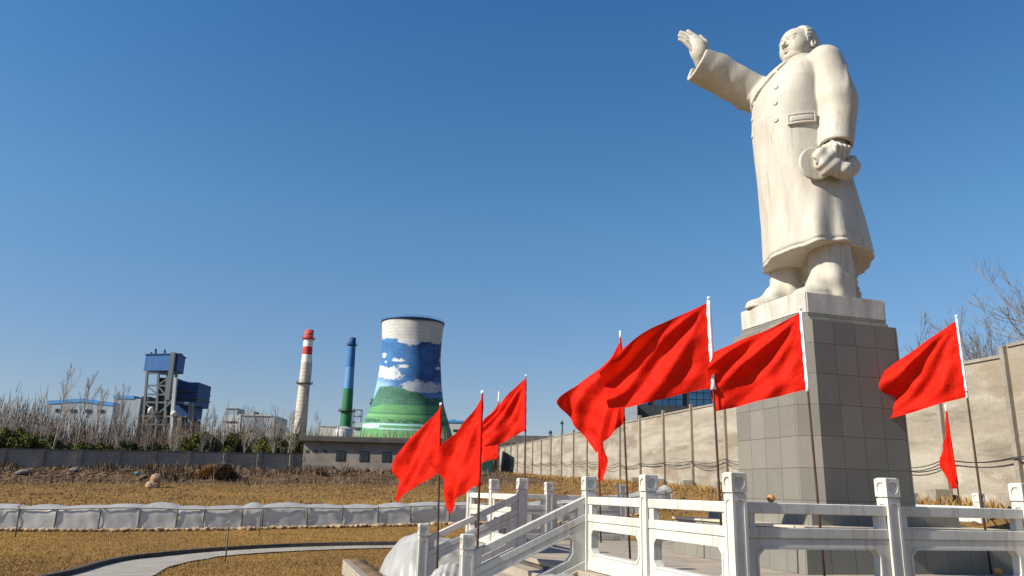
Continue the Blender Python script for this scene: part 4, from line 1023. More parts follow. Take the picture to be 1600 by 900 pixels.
def paint(f, y):
    """colour of the mural; f runs -1..1 across the side facing the camera, y is height measured down the shell (50 rim .. 720 foot)"""
    x = 720+f*np.interp(y, [60, 180, 300, 420, 520, 620, 720], [172, 164, 165, 176, 192, 225, 258])-np.interp(y, [60, 720], [0, 45])
    n1 = fbm(x/40, y/26, 1); n2 = fbm(x/14, y/10, 5); C = np.zeros(f.shape+(3,))
    def lay(m, c): m = np.clip(m, 0, 1)[..., None]; nonlocal_C[0] = nonlocal_C[0]*(1-m)+np.asarray(c)*m
    nonlocal_C = [C+np.array([.012, .12, .33])]
    lay(ssm(715, 765, x)*ssm(150, 190, y)*.85, (.006, .045, .19))
    lay(ssm(560, 520, x)*ssm(230, 420, y)*.9, (.22, .44, .68)); lay(ssm(380, 430, y)*ssm(640, 560, x), (.24, .46, .68))
    lay(ssm(.45, .7, n1)*.35*ssm(600, 300, y), (.05, .22, .52))
    # cloud bank under the rim
    low = np.interp(x, [540, 580, 620, 660, 690, 740, 760, 820, 860, 890], [186, 172, 170, 186, 206, 200, 182, 186, 192, 165])+22*(n2-.5)
    lay(ssm(low+3, low-3, y), (.54, .53, .49)); lay(ssm(low, low-8, y)*ssm(.45, .6, n1)*.5, (.40, .44, .50)); lay(ssm(low-2, low-10, y)*ssm(.55, .35, n2)*.35, (.75, .66, .52))
    lay(ssm(90, 60, y)*ssm(690, 760, x)*.6, (.30, .34, .38))  # upper right greyed: shadow on the shell, put into the paint colour
    def cloud(cx, cy, rx, ry, c=(.60, .62, .63), flat=.5):
        d = ((x-cx)/rx)**2+((y-cy)/np.where(y > cy, ry*flat, ry))**2+2.0*(n2-.5)+.8*(n1-.5); lay(ssm(1.25, .45, d), c); lay(ssm(.9, .3, d)*ssm(cy-2, cy+ry*.4, y)*.4, (.42, .50, .60))
    for c in ((590, 372, 72, 46), (560, 350, 36, 32), (630, 290, 40, 15), (665, 322, 32, 13), (560, 270, 14, 20), (572, 303, 9, 7), (850, 326, 15, 10), (868, 284, 9, 16), (700, 188, 60, 18)): cloud(*c)
    cloud(770, 444, 118, 44, (.46, .49, .52), .35); cloud(740, 418, 60, 26, (.48, .51, .54)); cloud(805, 424, 60, 28, (.46, .49, .52)); lay(ssm(452, 470, y)*ssm(690, 730, x)*ssm(492, 480, y)*.7, (.10, .26, .48))
    # hills
    rid = np.interp(x, [430, 470, 505, 540, 600, 650, 700, 740, 790, 850, 885, 930], [590, 548, 500, 440, 428, 435, 455, 457, 490, 487, 502, 520])+9*(n2-.5)
    hill = ssm(rid-2, rid+2, y); lay(hill, (.03, .15, .085)); lay(hill*ssm(.4, .65, n1)*.7, (.018, .105, .065)); lay(hill*ssm(760, 800, x)*.7, (.012, .075, .05))
    lay(hill*ssm(rid+34, rid, y)*ssm(.5, .4, n2)*.4, (.07, .26, .16))
    fl = np.interp(x, [430, 500, 560, 900], [560, 548, 528, 528]); fld = ssm(fl-1, fl+2, y); lay(fld, (.06, .24, .075)); lay(fld*ssm(.35, .7, fbm(x/60, y/5, 9))*.5, (.12, .33, .11))
    lay(fld*gauss(y-576-4*(n2-.5), 3.5)*.85, (.02, .10, .045)); lay(fld*gauss(y-590, 5)*.5, (.20, .46, .18))
    tree = ssm(600+14*(fbm(x/9, x*0, 12)-.2), 612, y)*ssm(634, 628, y); lay(fld*tree*ssm(.38, .5, fbm(x/12, y/9, 15)), (.012, .085, .035))
    rv = np.maximum(gauss(y-636, 4.5)*ssm(470, 520, x)*ssm(830, 780, x), gauss(y-661, 3.5)*ssm(520, 560, x)*ssm(770, 740, x)); rv = np.maximum(rv, ssm(1.05, .85, ((x-490)/55)**2+((y-649)/13)**2)); lay(rv, (.42, .68, .72))
    lay(ssm(672, 700, y)*.4, (.06, .24, .05)); lay(ssm(680, 705, y)*ssm(.5, .7, fbm(x/6, y/40, 20))*.6, (.22, .20, .10))
    lay(ssm(72, 64, y), (.05, .10, .15))
    return nonlocal_C[0]
du = (az-toc+np.pi) % (2*np.pi)-np.pi; fcoord = -np.sin(du); 
ypx = np.interp(zs, zz_[::-1], yy[::-1]); yd = 766-(766-ypx[:, None])*DT/(DT-rs[:, None]*np.maximum(np.cos(du), 0)[None, :]); yz = (yd-480)*3.4625
# centre line offset (the photograph's lean) is already in the figures for x, rim to foot
Fm, Ym = np.broadcast_arrays(-fcoord[None, :], yz); back = np.cos(du) < 0
colr = paint(np.where(back[None, :], Fm*.9, Fm), Ym)
rgba = np.ones((NZ*NA, 4), np.float32); rgba[:, :3] = colr.reshape(-1, 3)
ca = shell.data.color_attributes.new('paint', 'FLOAT_COLOR', 'POINT'); ca.data.foreach_set('color', rgba.ravel())
b = MB(); b.lathe([(rr_[0]*.93, zz_[0]-zz_[-1]-2.2), (rr_[0]*.93, zz_[0]-zz_[-1]-.4), (rr_[0]*1.015, zz_[0]-zz_[-1]-.4), (rr_[0]*1.02, zz_[0]-zz_[-1]+.35), (rr_[0]*.92, zz_[0]-zz_[-1]+.35), (rr_[0]*.89, zz_[0]-zz_[-1]-6)], n=96)
b.build('rim_walkway', M_dblue, ct, True, origin=(0, 0, 0))
b = MB()
for k in range(72):
    a = 2*math.pi*k/72; r_ = rr_[0]*1.01; z = zz_[0]-zz_[-1]; b.beam((r_*math.cos(a), r_*math.sin(a), z+.3), (r_*math.cos(a), r_*math.sin(a), z+1.2), .09)
for zq in (.8, 1.2): b.tube([(rr_[0]*1.01*math.cos(2*math.pi*k/72), rr_[0]*1.01*math.sin(2*math.pi*k/72), zz_[0]-zz_[-1]+zq) for k in range(73)], .05, 5)
b.build('railing', M_bluet, ct, origin=(0, 0, 0))

# ------------------------------------------------------------------ chimneys
def chimney(name, label, Y, bands, xt, yt, wt, xb, yb, wb, rings, ladder=None):
    B = atY(xb, yb, Y); Tt = atY(xt, yt, Y); H = Tt[2]-B[2]; s_ = Y/F_PX
    root = thing(name, label, 'chimney', (float(B[0]), Y, float(B[2])))
    rad = lambda z: (wb+(wt-wb)*z/H)*s_/2
    zof = lambda y: H*(yb-y)/(yb-yt)
    for (y0, y1, m, nm) in bands:
        z0, z1 = zof(y1), zof(y0); b = MB(); b.lathe([(rad(z0), z0), (rad((z0+z1)/2), (z0+z1)/2), (rad(z1), z1)]+([(rad(z1)*.8, z1), (rad(z1)*.8, z1-3)] if y0 == yt else []), n=40)
        b.build(nm, m, root, True, origin=(0, 0, 0))
    for (y, ex, m) in rings:
        z = zof(y); r_ = rad(z); b = MB(); b.lathe([(r_, z-.5), (r_+ex*.6, z-.25), (r_+ex, z), (r_+ex, z+.15), (r_, z+.15)], n=40)
        for k in range(20): a = 2*math.pi*k/20; q = (r_+ex-.05); b.beam((q*math.cos(a), q*math.sin(a), z), (q*math.cos(a), q*math.sin(a), z+1.2), .07)
        for zq in (.6, 1.2): b.tube([((r_+ex-.05)*math.cos(2*math.pi*k/24), (r_+ex-.05)*math.sin(2*math.pi*k/24), z+zq) for k in range(25)], .06, 5)
        b.build('platform_ring', m, root, origin=(0, 0, 0))
    if ladder:
        b = MB(); n = 60; pts = []
        for k in range(n):
            f = k/(n-1); z = H*ladder[1]*f; a = toc+ladder[0]+f*ladder[2]; r_ = rad(z)+.25; pts.append((r_*math.cos(a), r_*math.sin(a), z))
        b.tube(pts, .16, 5); b.build('stair_rail', M_steel, root, origin=(0, 0, 0))
    return root, rad, zof
rt, rad, zof = chimney('striped_chimney', 'tall grey concrete chimney with red and white bands at the top', 425.0,
        [(516, 531, M_red, 'red_band'), (531, 543, M_whitep, 'white_band'), (543, 555.7, M_red, 'red_band'), (555.7, 568, M_whitep, 'white_band'), (568, 690, M_chim, 'shaft')],
        482, 516, 13.6, 467, 690, 20.5, [(530.5, 1.0, M_red), (601, 1.6, M_steel)], (-.9, .78, 3.2))
b = MB()
for k in range(14):
    a = 2*math.pi*k/14
    for y in (520, 526): z = zof(y); r_ = rad(z)+.01; c_, s_ = math.cos(a), math.sin(a); b.beam((r_*c_, r_*s_, z-.5), (r_*c_, r_*s_, z+.5), .28, .1)
b.build('vent_slots', M_whitep, rt, origin=(0, 0, 0))
M_b1, M_b2, M_b3 = plain('mid_blue_paint', (.025, .13, .33)), plain('sky_blue_paint', (.09, .24, .46)), plain('grass_green_paint', (.02, .15, .055))
rt2, rad2, zof2 = chimney('blue_green_chimney', 'slim chimney painted blue above and green below, left of the cooling tower', 430.0,
        [(528, 541, M_dblue, 'blue_band'), (541, 575, M_b1, 'blue_band'), (575, 609, M_b2, 'sky_blue_band'), (609, 690, M_b3, 'green_band')], 550, 528, 10.8, 538, 690, 19, [(540, .8, M_dblue), (644, 1.6, M_dark)])
st = thing('steel_stair_tower', 'dark open steel stair tower beside the blue and green chimney', 'lattice tower', tuple(atY(556, 690, 416)))
b = MB(); z0, z1 = atY(556, 690, 416)[2], atY(556, 640, 416)[2]; xa, xb_ = atY(550.5, 660, 416)[0], atY(563, 660, 416)[0]
for x in (xa, xb_):
    for y in (416, 420): b.beam((x, y, z0), (x, y, z1), .3)
n = 5
for k in range(n+1):
    z = z0+(z1-z0)*k/n
    for y in (416, 420): b.beam((xa, y, z), (xb_, y, z), .25)
    for x in (xa, xb_): b.beam((x, 416, z), (x, 420, z), .2)
    if k < n: zn = z0+(z1-z0)*(k+1)/n; b.beam((xa, 416, z) if k % 2 else (xb_, 416, z), (xb_, 416, zn) if k % 2 else (xa, 416, zn), .18)
b.build('frame', M_dark, st)
def stub(label, x, yt, yb, w_, Y, m):
    a = atY(x, yb, Y); H = atY(x, yt, Y)[2]-a[2]; r_ = w_*Y/F_PX/2; root = thing('small_chimney', label, 'chimney', tuple(a))
    b = MB(); b.lathe([(r_*1.2, -3), (r_, H*.4), (r_*.95, H), (r_*.7, H), (r_*.7, H-1)], n=20); b.build('shaft', m, root, True, origin=(0, 0, 0))
    b = MB(); b.lathe([(r_, H*.86), (r_*1.35, H*.88), (r_*1.35, H*.92), (r_, H*.94)], n=20); b.build('collar', M_dark, root, True, origin=(0, 0, 0))
stub('short dark chimney just left of the cooling tower', 578, 623, 690, 7, 345, M_dark)
stub('small grey chimney above the far end of the concrete wall', 877.5, 657, 700, 4.0, 170, M_steel)
stub('stubby dark chimney behind the concrete wall, left of the grey one', 859.5, 673, 700, 4.5, 170, M_dark)

# ------------------------------------------------------------------ factory buildings
def building(name, label, cat, rects, Y, at_):
    root = thing(name, label, cat, tuple(float(v) for v in atY(at_[0], at_[1], Y)))
    for r_ in rects:
        nm, m, x0, x1, y0, y1, dy, dep = r_; b = MB(); facebox(b, x0, x1, y0, y1, Y+dy, dep); b.build(nm, m, root)
    return root
pb = thing('factory_hall', 'long pale blue-grey factory hall with a blue roof edge at far left', 'factory building', tuple(atY(140, 700, 290)))
b = MB(); z0 = atY(120, 700, 290)[2]
pts = [(76, 626), (128, 622.5), (178, 629)]; P = [atY(x, y, 290) for x, y in pts]
def gable(b, P, lift, y0, y1, zb):
    n = len(P); v = [(p[0], y0, p[2]+lift) for p in P]+[(p[0], y0, zb if np.isscalar(zb) else p[2]+zb[0]) for p in P]; v += [(a, y1, c) for a, _, c in v]
    f = [tuple(range(n))+tuple(range(2*n-1, n-1, -1)), tuple(range(2*n, 3*n))[::-1]+tuple(range(3*n, 4*n))]
    f += [(k, k+1, k+1+2*n, k+2*n) for k in range(n-1)]+[(n+k, 3*n+k, 3*n+k+1, n+k+1) for k in range(n-1)]+[(0, 2*n, 3*n, n), (n-1, 2*n-1, 4*n-1, 3*n-1)]
    b.add(v, f)
gable(b, P, -1.3, 290, 330, z0); b.build('wall', M_pale, pb)
b = MB(); gable(b, P, 0.0, 289.8, 330.2, [-1.3]); b.build('roof_edge', M_bluet, pb)
for x0, x1 in ((86, 94), (108.5, 118.5), (132.5, 142), (152, 162)):
    b = MB(); facebox(b, x0, x1, 639+.02*x0-2, 643.6+.02*x0-2, 289.75, .5); b.build('window', M_glass, pb)
tw = building('factory_annex', 'taller pale annex with a blue roof band beside the blue power house', 'factory building', [('wall', M_pale, 177, 209, 622.5, 700, 0, 14), ('roof_band', M_bluet, 176.8, 209.4, 618, 622.5, -.2, 14.4)], 284, (193, 700))
pw = thing('power_house', 'tall blue-topped power house on an open steel frame with ducts and a conveyor', 'power plant', tuple(atY(262, 700, 280)))
def pb_(name, m, x0, x1, y0, y1, Y, dep):
    b = MB(); facebox(b, x0, x1, y0, y1, Y, dep); return b.build(name, m, pw)
# the upper block is turned a little: its right flank shows
A = atY(224.5, 578, 280); Bq = atY(275, 582, 276.5); Cq = atY(286, 588, 286); zt = atY(250, 555, 280)[2]; zb = atY(250, 580, 280)[2]
def prism(b, pts, z0, z1):
    n = len(pts); v = [(p[0], p[1], z0) for p in pts]+[(p[0], p[1], z1) for p in pts]
    b.add(v, [tuple(range(n))[::-1], tuple(range(n, 2*n))]+[(k, (k+1) % n, n+(k+1) % n, n+k) for k in range(n)])
b = MB(); prism(b, [(A[0], A[1]), (Bq[0], Bq[1]), (Cq[0], Cq[1]), (A[0]+2.6, A[1]+10)], zb, zt); b.build('upper_cladding', M_blue, pw)
b = MB(); prism(b, [(A[0]-.3, A[1]-.3), (Bq[0]+.1, Bq[1]-.3), (Cq[0]+.4, Cq[1]), (A[0]+2.6, A[1]+10.4)], zt, zt+.35); b.build('parapet', M_dblue, pw)
pb_('boiler_house', M_dblue, 276, 306.5, 597, 633, 284, 12); pb_('louvre_ledge', M_dark, 275, 308, 610.5, 612, 283.3, 13.4); pb_('louvre_ledge', M_dark, 275, 307.5, 620.5, 622, 283.3, 13.4)
b = MB(); P2 = [atY(276, 597, 284), atY(284, 594, 284), atY(306.5, 600, 284)]; gable(b, P2, 0, 283.8, 296.2, [-.8]); b.build('boiler_roof', M_blue, pw)
pb_('lower_cladding', M_dblue, 272, 300, 633, 652, 286, 9); pb_('dark_bay', M_dark, 209.5, 222, 619, 700, 288, 8); pb_('inner_machinery', M_dark, 234, 262, 590, 690, 287, 5)
pb_('inner_machinery', M_dark, 268, 300, 655, 700, 288, 5)
def PB(x, y, Y=280): return atY(x, y, Y)
for Yf in (279.5, 286.5):
    for (xt, xbm) in ((230.5, 219.5), (248, 241), (262, 254), (276, 266)):
        b = MB(); b.beam(PB(xt, 579, Yf), PB(xbm+1, 700, Yf), .75); b.build('column', M_steel, pw)
    for y, x0, x1 in ((583, 231, 276), (602, 228, 273), (616, 226.5, 272), (628.5, 225, 302), (650, 221.5, 300), (663, 220, 300)):
        b = MB(); b.beam(PB(x0, y, Yf), PB(x1, y+1.2, Yf), .55); b.build('girder', M_steel, pw)
for x in (300.5, 296): b = MB(); b.beam(PB(x+1, 629, 279.5), PB(x-3, 700, 279.5), .7); b.build('column', M_steel, pw)
for (a, c) in (((247, 602), (270, 585)), ((246, 602), (268, 628)), ((226, 628), (246, 650)), ((243, 650), (266, 630)), ((222, 662), (240, 650)), ((240, 663), (262, 650)), ((228, 602), (246, 616)), ((266, 652), (298, 664))):
    b = MB(); b.beam(PB(*a, 279.4), PB(*c, 279.4), .45); b.build('brace', M_steel, pw)
b = MB(); b.beam(PB(271.5, 551, 275.8), PB(262, 625, 275.8), 1.5); b.build('conveyor_duct', M_steel, pw)
b = MB(); b.beam(PB(274.5, 590, 278.5), PB(266, 690, 278.5), 1.1); b.build('duct', M_grey, pw)
b = MB(); c_ = PB(272, 646, 277.5); b.tube([PB(272, 650, 277.5), c_, PB(272.5, 642.5, 277.8)], [1.0, 1.25, .5], 12); b.build('pale_hopper', M_offw, pw, True)
b = MB(); b.tube([PB(233, 646, 277.5), PB(236, 640, 277.8), PB(237, 636, 278)], [.7, 1.0, .5], 12); b.build('pale_hopper', M_offw, pw, True)
for x, yt in ((236.5, 550.5), (243.5, 545), (257.5, 546.5), (283, 553)):
    b = MB(); b.tube([PB(x-.4, 556, 281), PB(x, yt, 281)], .38, 8); b.beam(PB(x-2.5, 552.5, 281), PB(x+3, 553, 281), .25); b.beam(PB(x-2.5, 552.5, 281), PB(x-2.7, 556, 281), .18); b.beam(PB(x+3, 553, 281), PB(x+2.8, 556, 281), .18); b.build('roof_vent', M_dark, pw)
mt_ = building('grey_plant_building', 'plain grey plant building with rooftop boxes between the power house and striped chimney', 'factory building',
     [('hall', M_pale, 373, 424, 648.5, 700, 0, 16), ('tower_block', M_pale, 352.5, 370, 637.5, 649, 3, 8), ('tower_base', M_grey, 349, 371, 648.5, 700, 2.5, 9), ('roof_edge', M_offw, 372.6, 424.4, 647.5, 648.8, -.3, 16.6),
      ('tower_edge', M_offw, 352.2, 370.3, 636.8, 637.8, 2.7, 8.6), ('roof_box', M_dark, 378, 383, 646, 648, 3, 3), ('roof_box', M_dark, 397, 400.5, 643.5, 648, 3, 3), ('band', M_dark, 349.5, 370.8, 658.2, 659.6, 2.3, .5)], 270, (390, 700))
nb = building('white_plant_building', 'white plant building with dark windows right of the cooling tower', 'factory building',
     [('hall', M_offw, 700, 762, 660, 700, 0, 14), ('roof_edge', M_bluet, 699.6, 762.4, 657.5, 660, -.3, 14.6), ('window_strip', M_glass, 708, 718, 671, 674, -.2, .4), ('window_strip', M_glass, 722, 730, 671, 674, -.2, .4), ('roof_box', M_bluet, 705, 712, 655.5, 657.5, 2, 3)], 370, (730, 700))
tk = thing('storage_tank', 'white dome-topped tank at the foot of the blue and green chimney', 'tank', tuple(atY(535, 700, 285)))
b = MB(); r_ = 15*285/F_PX; zt = atY(533, 666, 285)[2]-atY(535, 700, 285)[2]; b.lathe([(r_, 0), (r_, zt*.72), (r_*.93, zt*.86), (r_*.7, zt*.95), (r_*.3, zt), (0, zt)], n=40); b.build('tank_shell', M_offw, tk, True, origin=(0, 0, 0))
b = MB(); 
for k in range(20): a = 2*math.pi*k/20; b.beam((r_*.95*math.cos(a), r_*.95*math.sin(a), zt*.8), (r_*.95*math.cos(a), r_*.95*math.sin(a), zt*.95), .14)
b.tube([(r_*.95*math.cos(2*math.pi*k/24), r_*.95*math.sin(2*math.pi*k/24), zt*.95) for k in range(25)], .1, 5); b.build('tank_railing', M_steel, tk, origin=(0, 0, 0))
bx2 = building('white_pump_house', 'small white block building left of the storage tank', 'factory building', [('wall', M_offw, 497, 521, 666, 700, 0, 8), ('roof', M_grey, 496.5, 521.5, 665, 666, -.2, 8.4)], 290, (509, 700))
bx3 = building('pipe_rack_building', 'low grey plant building with a pipe rack left of the cooling tower', 'factory building', [('wall', M_grey, 553, 575, 660, 700, 0, 8), ('dark_band', M_dark, 553, 575, 668, 671, -.3, .5)], 350, (566, 700))
ns = building('dark_glass_building', 'dark building with blue window glass showing above the concrete wall', 'building',
     [('dark_base', M_dark, 975, 1124, 634, 720, 0, 12), ('side_block', M_grey, 960, 997, 628, 720, -1.5, 8), ('upper_wall', M_dark, 1000, 1124, 598, 634, .6, 11)], 84, (1050, 720))
for r_ in range(3):
    for c_ in range(11):
        x0 = 1003+c_*10.8; b = MB(); y0 = 602+r_*10.6+.02*(x0-1000)
        if c_ in (1, 6): continue
        facebox(b, x0, x0+9.8, y0, y0+9.6, 84.4, .3); b.build('window_pane', M_bglass, ns)
sh = building('long_dark_roof_shed', 'long low shed with a brownish roof beyond the far end of the concrete wall', 'shed', [('wall', M_grey, 776, 905, 692, 715, 0, 10), ('roof', M_coping, 774, 905, 681, 692, -.5, 11)], 175, (830, 715))
# ------------------------------------------------------------------ plastic-covered planting tunnel
def path_len(P): return np.r_[0, np.cumsum(np.linalg.norm(np.diff(P[:, :2], axis=0), axis=1))]
TB = [(-60, 829.5, 28.6), (0, 829.5, 29), (160, 829, 29.3), (330, 827, 30), (480, 822.5, 31), (640, 820, 32), (735, 819, 32.8), (860, 819, 33.6), (960, 821, 34.1), (1052, 824, 34.4)]
tbp = np.array([atY(x, y, Y) for x, y, Y in TB])
for q in tbp: q[2] = float(terrain(q[0], q[1]))
tn = thing('plastic_tunnel', 'long low row of plants wrapped in pale plastic sheeting on stakes across the lawn', 'plastic tunnel', tuple(tbp[3]))
d_ = path_len(tbp); NL = 900; t_ = np.linspace(0, d_[-1], NL); C3 = np.stack([np.interp(t_, d_, tbp[:, k]) for k in range(3)], 1)
tg = np.gradient(C3[:, :2], axis=0); tg /= np.linalg.norm(tg, axis=1)[:, None]; nn = np.stack([-tg[:, 1], tg[:, 0]], 1)   # away from the viewer
stk_px = [-40, 25, 84, 153, 214, 273, 316, 375, 407, 478, 532, 588, 640, 700, 770, 830, 880, 930, 985, 1040]
stk_t = [float(np.interp(x, [q[0] for q in TB], d_)) for x in stk_px]
V = []; prof = [(-.06, -.08), (-.02, .12), (.0, .3), (.0, .5), (.02, .72), (.06, .735), (.40, .80), (.70, .82), (.95, .78), (1.02, .60), (1.04, .3), (1.08, -.08)]
r_ = np.random.default_rng(11); amp_b = [r_.uniform(.02, .12) for _ in range(len(stk_t)+1)]
for k in range(NL):
    s_ = t_[k]; j = int(np.searchsorted(stk_t, s_)); a = stk_t[j-1] if j > 0 else 0; c = stk_t[j] if j < len(stk_t) else d_[-1]
    f = (s_-a)/(c-a+1e-6); bul = math.sin(math.pi*min(max(f, 0), 1))
    hs = 1.0+.05*math.sin(s_*.31)+.04*math.sin(s_*1.1+2)
    for q, (o_, z) in enumerate(prof):
        top = ssm(.735, .80, z)
        zz = z*hs+top*(amp_b[j]*bul)+.004*math.sin(9*s_+3*q)
        oo = o_+(.006*math.sin(14*s_+5*z)+.010*math.sin(5.1*s_-7*z)+.045*math.sin(11*s_+7*z)*(1-bul)**2)*(1 if 0 < z < .75 and o_ < .5 else .3)
        V.append((C3[k, 0]+nn[k, 0]*oo, C3[k, 1]+nn[k, 1]*oo, C3[k, 2]+zz))
m_ = len(prof); Fq = [(k*m_+q, (k+1)*m_+q, (k+1)*m_+q+1, k*m_+q+1) for k in range(NL-1) for q in range(m_-1)]
Fq += [tuple(range(m_)), tuple((NL-1)*m_+q for q in range(m_))[::-1]]
mesh_obj('plastic_sheet', V, Fq, M_plastic, tn, True)
b = MB()
pts = [(C3[k, 0]-nn[k, 0]*.02, C3[k, 1]-nn[k, 1]*.02, C3[k, 2]+.72*(1+.05*math.sin(t_[k]*.31)+.04*math.sin(t_[k]*1.1+2))) for k in range(0, NL, 3)]
b.tube(pts, .018, 5); b.build('edge_batten', M_stake, tn)
for s_ in stk_t:
    p = np.array([np.interp(s_, t_, C3[:, k]) for k in range(3)]); n_ = np.array([np.interp(s_, t_, nn[:, k]) for k in range(2)])
    b = MB(); b.tube([(p[0]-n_[0]*.05, p[1]-n_[1]*.05, p[2]-.2), (p[0]-n_[0]*.03, p[1]-n_[1]*.03, p[2]+.74)], .028, 6); b.build('tunnel_stake', M_stake, tn)
def stones(name, pts, rad, m, kind='stuff', squash=.6, seed=1):
    r = np.random.default_rng(seed); V = []; Fq = []; n = 0
    bm = bmesh.new(); bmesh.ops.create_icosphere(bm, subdivisions=1, radius=1); bm.verts.ensure_lookup_table(); bv = np.array([v.co[:] for v in bm.verts]); bf = np.array([[v.index for v in f.verts] for f in bm.faces]); bm.free()
    for p, q in zip(pts, rad):
        v = bv*(1+r.uniform(-.28, .28, (len(bv), 1)))*np.array([q*r.uniform(.8, 1.5), q*r.uniform(.8, 1.2), q*squash*r.uniform(.7, 1.3)]); a = r.uniform(0, 3.14); c, s_ = math.cos(a), math.sin(a)
        v = np.stack([v[:, 0]*c-v[:, 1]*s_, v[:, 0]*s_+v[:, 1]*c, v[:, 2]], 1)+np.array(p); V.append(v); Fq.append(bf+n); n += len(bv)
    o = mesh_obj(name, np.concatenate(V), np.concatenate(Fq), m, None, False); o['kind'] = kind; return o
M_sack = stained('earth_sacks', (.22, .145, .085), (.42, .31, .20), 2.0, .95, fine=12)
P_ = []; Rr_ = []
for _ in range(420):
    k = r_.integers(0, NL); o_ = r_.uniform(-.42, -.08); P_.append((C3[k, 0]+nn[k, 0]*o_, C3[k, 1]+nn[k, 1]*o_, C3[k, 2]+.03)); Rr_.append(r_.uniform(.05, .14))
stones('earth_bank', P_, Rr_, M_sack, seed=3)

# ------------------------------------------------------------------ free-standing stakes
GS = 'thin stakes standing in the lawn'
def stake(px0, py0, px1, py1, label, cap=False):
    p = hit(px0, py0); n = p[:2]/np.linalg.norm(p[:2]); q = atplane(px1, py1, p, n)
    root = thing('lawn_stake', label, 'stake', tuple(p), 0, GS); b = MB(); b.tube([p-np.array([0, 0, .2]), (p+q)/2+np.array([.01, 0, 0]), q], [.022, .021, .017], 6); b.build('rod', M_stake, root, True)
    if cap: b = MB(); b.beam(q-np.array([.05, 0, .02]), q+np.array([.05, 0, .05]), .05); b.build('tie', M_wood2, root)
stake(24, 839, 30, 791, 'leaning thin stake at far left in front of the plastic tunnel', True)
stake(352, 878, 357, 817, 'thin stake nearest the viewer, at the inner edge of the curved path', True)
stake(405, 837, 408, 794, 'upright thin stake in front of the tunnel, above the path', False)
stake(356, 806, 357, 788, 'short stake poking up behind the plastic tunnel', False)

# ------------------------------------------------------------------ wrapped planters beside the left steps, low brick border
def mound(name, label, ic, jc, ri, rj, zb, H, seed, cat='covered planter'):
    root = thing(name, label, cat, tuple(g(ic, jc, zb))); r = np.random.default_rng(seed); N_ = 130; V = []
    ph = r.uniform(0, 6.28, 10)
    for a in range(N_):
        for c in range(N_):
            x, y = -1.15+2.3*a/(N_-1), -1.15+2.3*c/(N_-1); q = (abs(x)**2.6+abs(y)**2.6)**(1/2.6); th = math.atan2(y, x)
            h_ = H*max(0.0, 1-(q/1.1)**2.6)**.62*(1+.15*math.sin(2.5*x+ph[0])*math.cos(2*y+ph[1]))
            rad_f = .010*math.sin(9*th+ph[2]+4*math.sin(3*x+2*y))+.008*math.sin(23*th+ph[3]+6*q+3*math.sin(4*y))
            h_ += rad_f*float(ssm(.3, .9, q))*H*1.1+.02*math.sin(11*x+5*y+ph[4])+.015*math.sin(19*y-7*x+ph[5])
            p = g(ic+x*ri, jc+y*rj, zb+max(h_, -.02) if q < 1.12 else zb-.03); V.append(p)
    I = np.arange(N_*N_).reshape(N_, N_); Fq = np.stack([I[:-1, :-1], I[1:, :-1], I[1:, 1:], I[:-1, 1:]], -1).reshape(-1, 4)
    mesh_obj('plastic_cover', np.array(V), Fq, M_plastic, root, True); return root
mound('covered_planter', 'tall heap wrapped in pale plastic sheet beyond the left steps', 9.8, -1.35, 1.6, 1.1, GND-.02, 1.2, 5)
mound('covered_planter', 'low heap under plastic sheet just below the near end of the left rail', 2.45, -1.12, 1.75, .88, GND-.02, .98, 6)
mound('covered_planter', 'small plastic-wrapped bundle between the two left stair rails', 7.35, -1.55, .35, .45, FLOOR-.72, .5, 8)
bw = thing('brick_border', 'low pale brick border wall with soil on top beside the wrapped heap', 'border wall', tuple(g(10.5, -2.85, GND)))
def bordM(t, b):
    br = N(t, 'ShaderNodeTexBrick'); sep = N(t, 'ShaderNodeSeparateXYZ'); t.links.new(coords(t), sep.inputs[0]); cmb = N(t, 'ShaderNodeCombineXYZ'); t.links.new(sep.outputs[1], cmb.inputs[0]); t.links.new(sep.outputs[2], cmb.inputs[1]); t.links.new(cmb.outputs[0], br.inputs['Vector'])
    br.inputs['Scale'].default_value = 1; br.inputs['Brick Width'].default_value = .24; br.inputs['Row Height'].default_value = .07; br.inputs['Mortar Size'].default_value = .012
    br.inputs['Color1'].default_value = (.40, .35, .28, 1); br.inputs['Color2'].default_value = (.30, .26, .21, 1); br.inputs['Mortar'].default_value = (.20, .17, .13, 1); t.links.new(br.outputs['Color'], b.inputs['Base Color']); b.inputs['Roughness'].default_value = .9; bump(t, b, br.outputs['Fac'], -.8, .02)
M_bord = mat('border_bricks', bordM)
b = MB(); v = []
for i_ in (6.7, 13.3):
    for j_ in (-3.0, -2.86):
        for z in (GND-.2, GND+.36): v.append(g(i_, j_, z))
b.add(v, [(0, 1, 3, 2), (4, 6, 7, 5), (0, 4, 5, 1), (2, 3, 7, 6), (1, 5, 7, 3), (0, 2, 6, 4)]); b.build('brick_course', M_bord, bw)
b = MB(); v = []
for k in range(40):
    for q, (j_, z) in enumerate(((-2.875, .33), (-2.7, .37), (-2.45, .33), (-2.3, -.05))): v.append(g(6.7+6.6*k/39, j_, GND+z+random.uniform(-.02, .03)))
b.add(v, [(k*4+q, k*4+q+1, (k+1)*4+q+1, (k+1)*4+q) for k in range(39) for q in range(3)]); b.build('soil_fill', M_clod, bw, True)

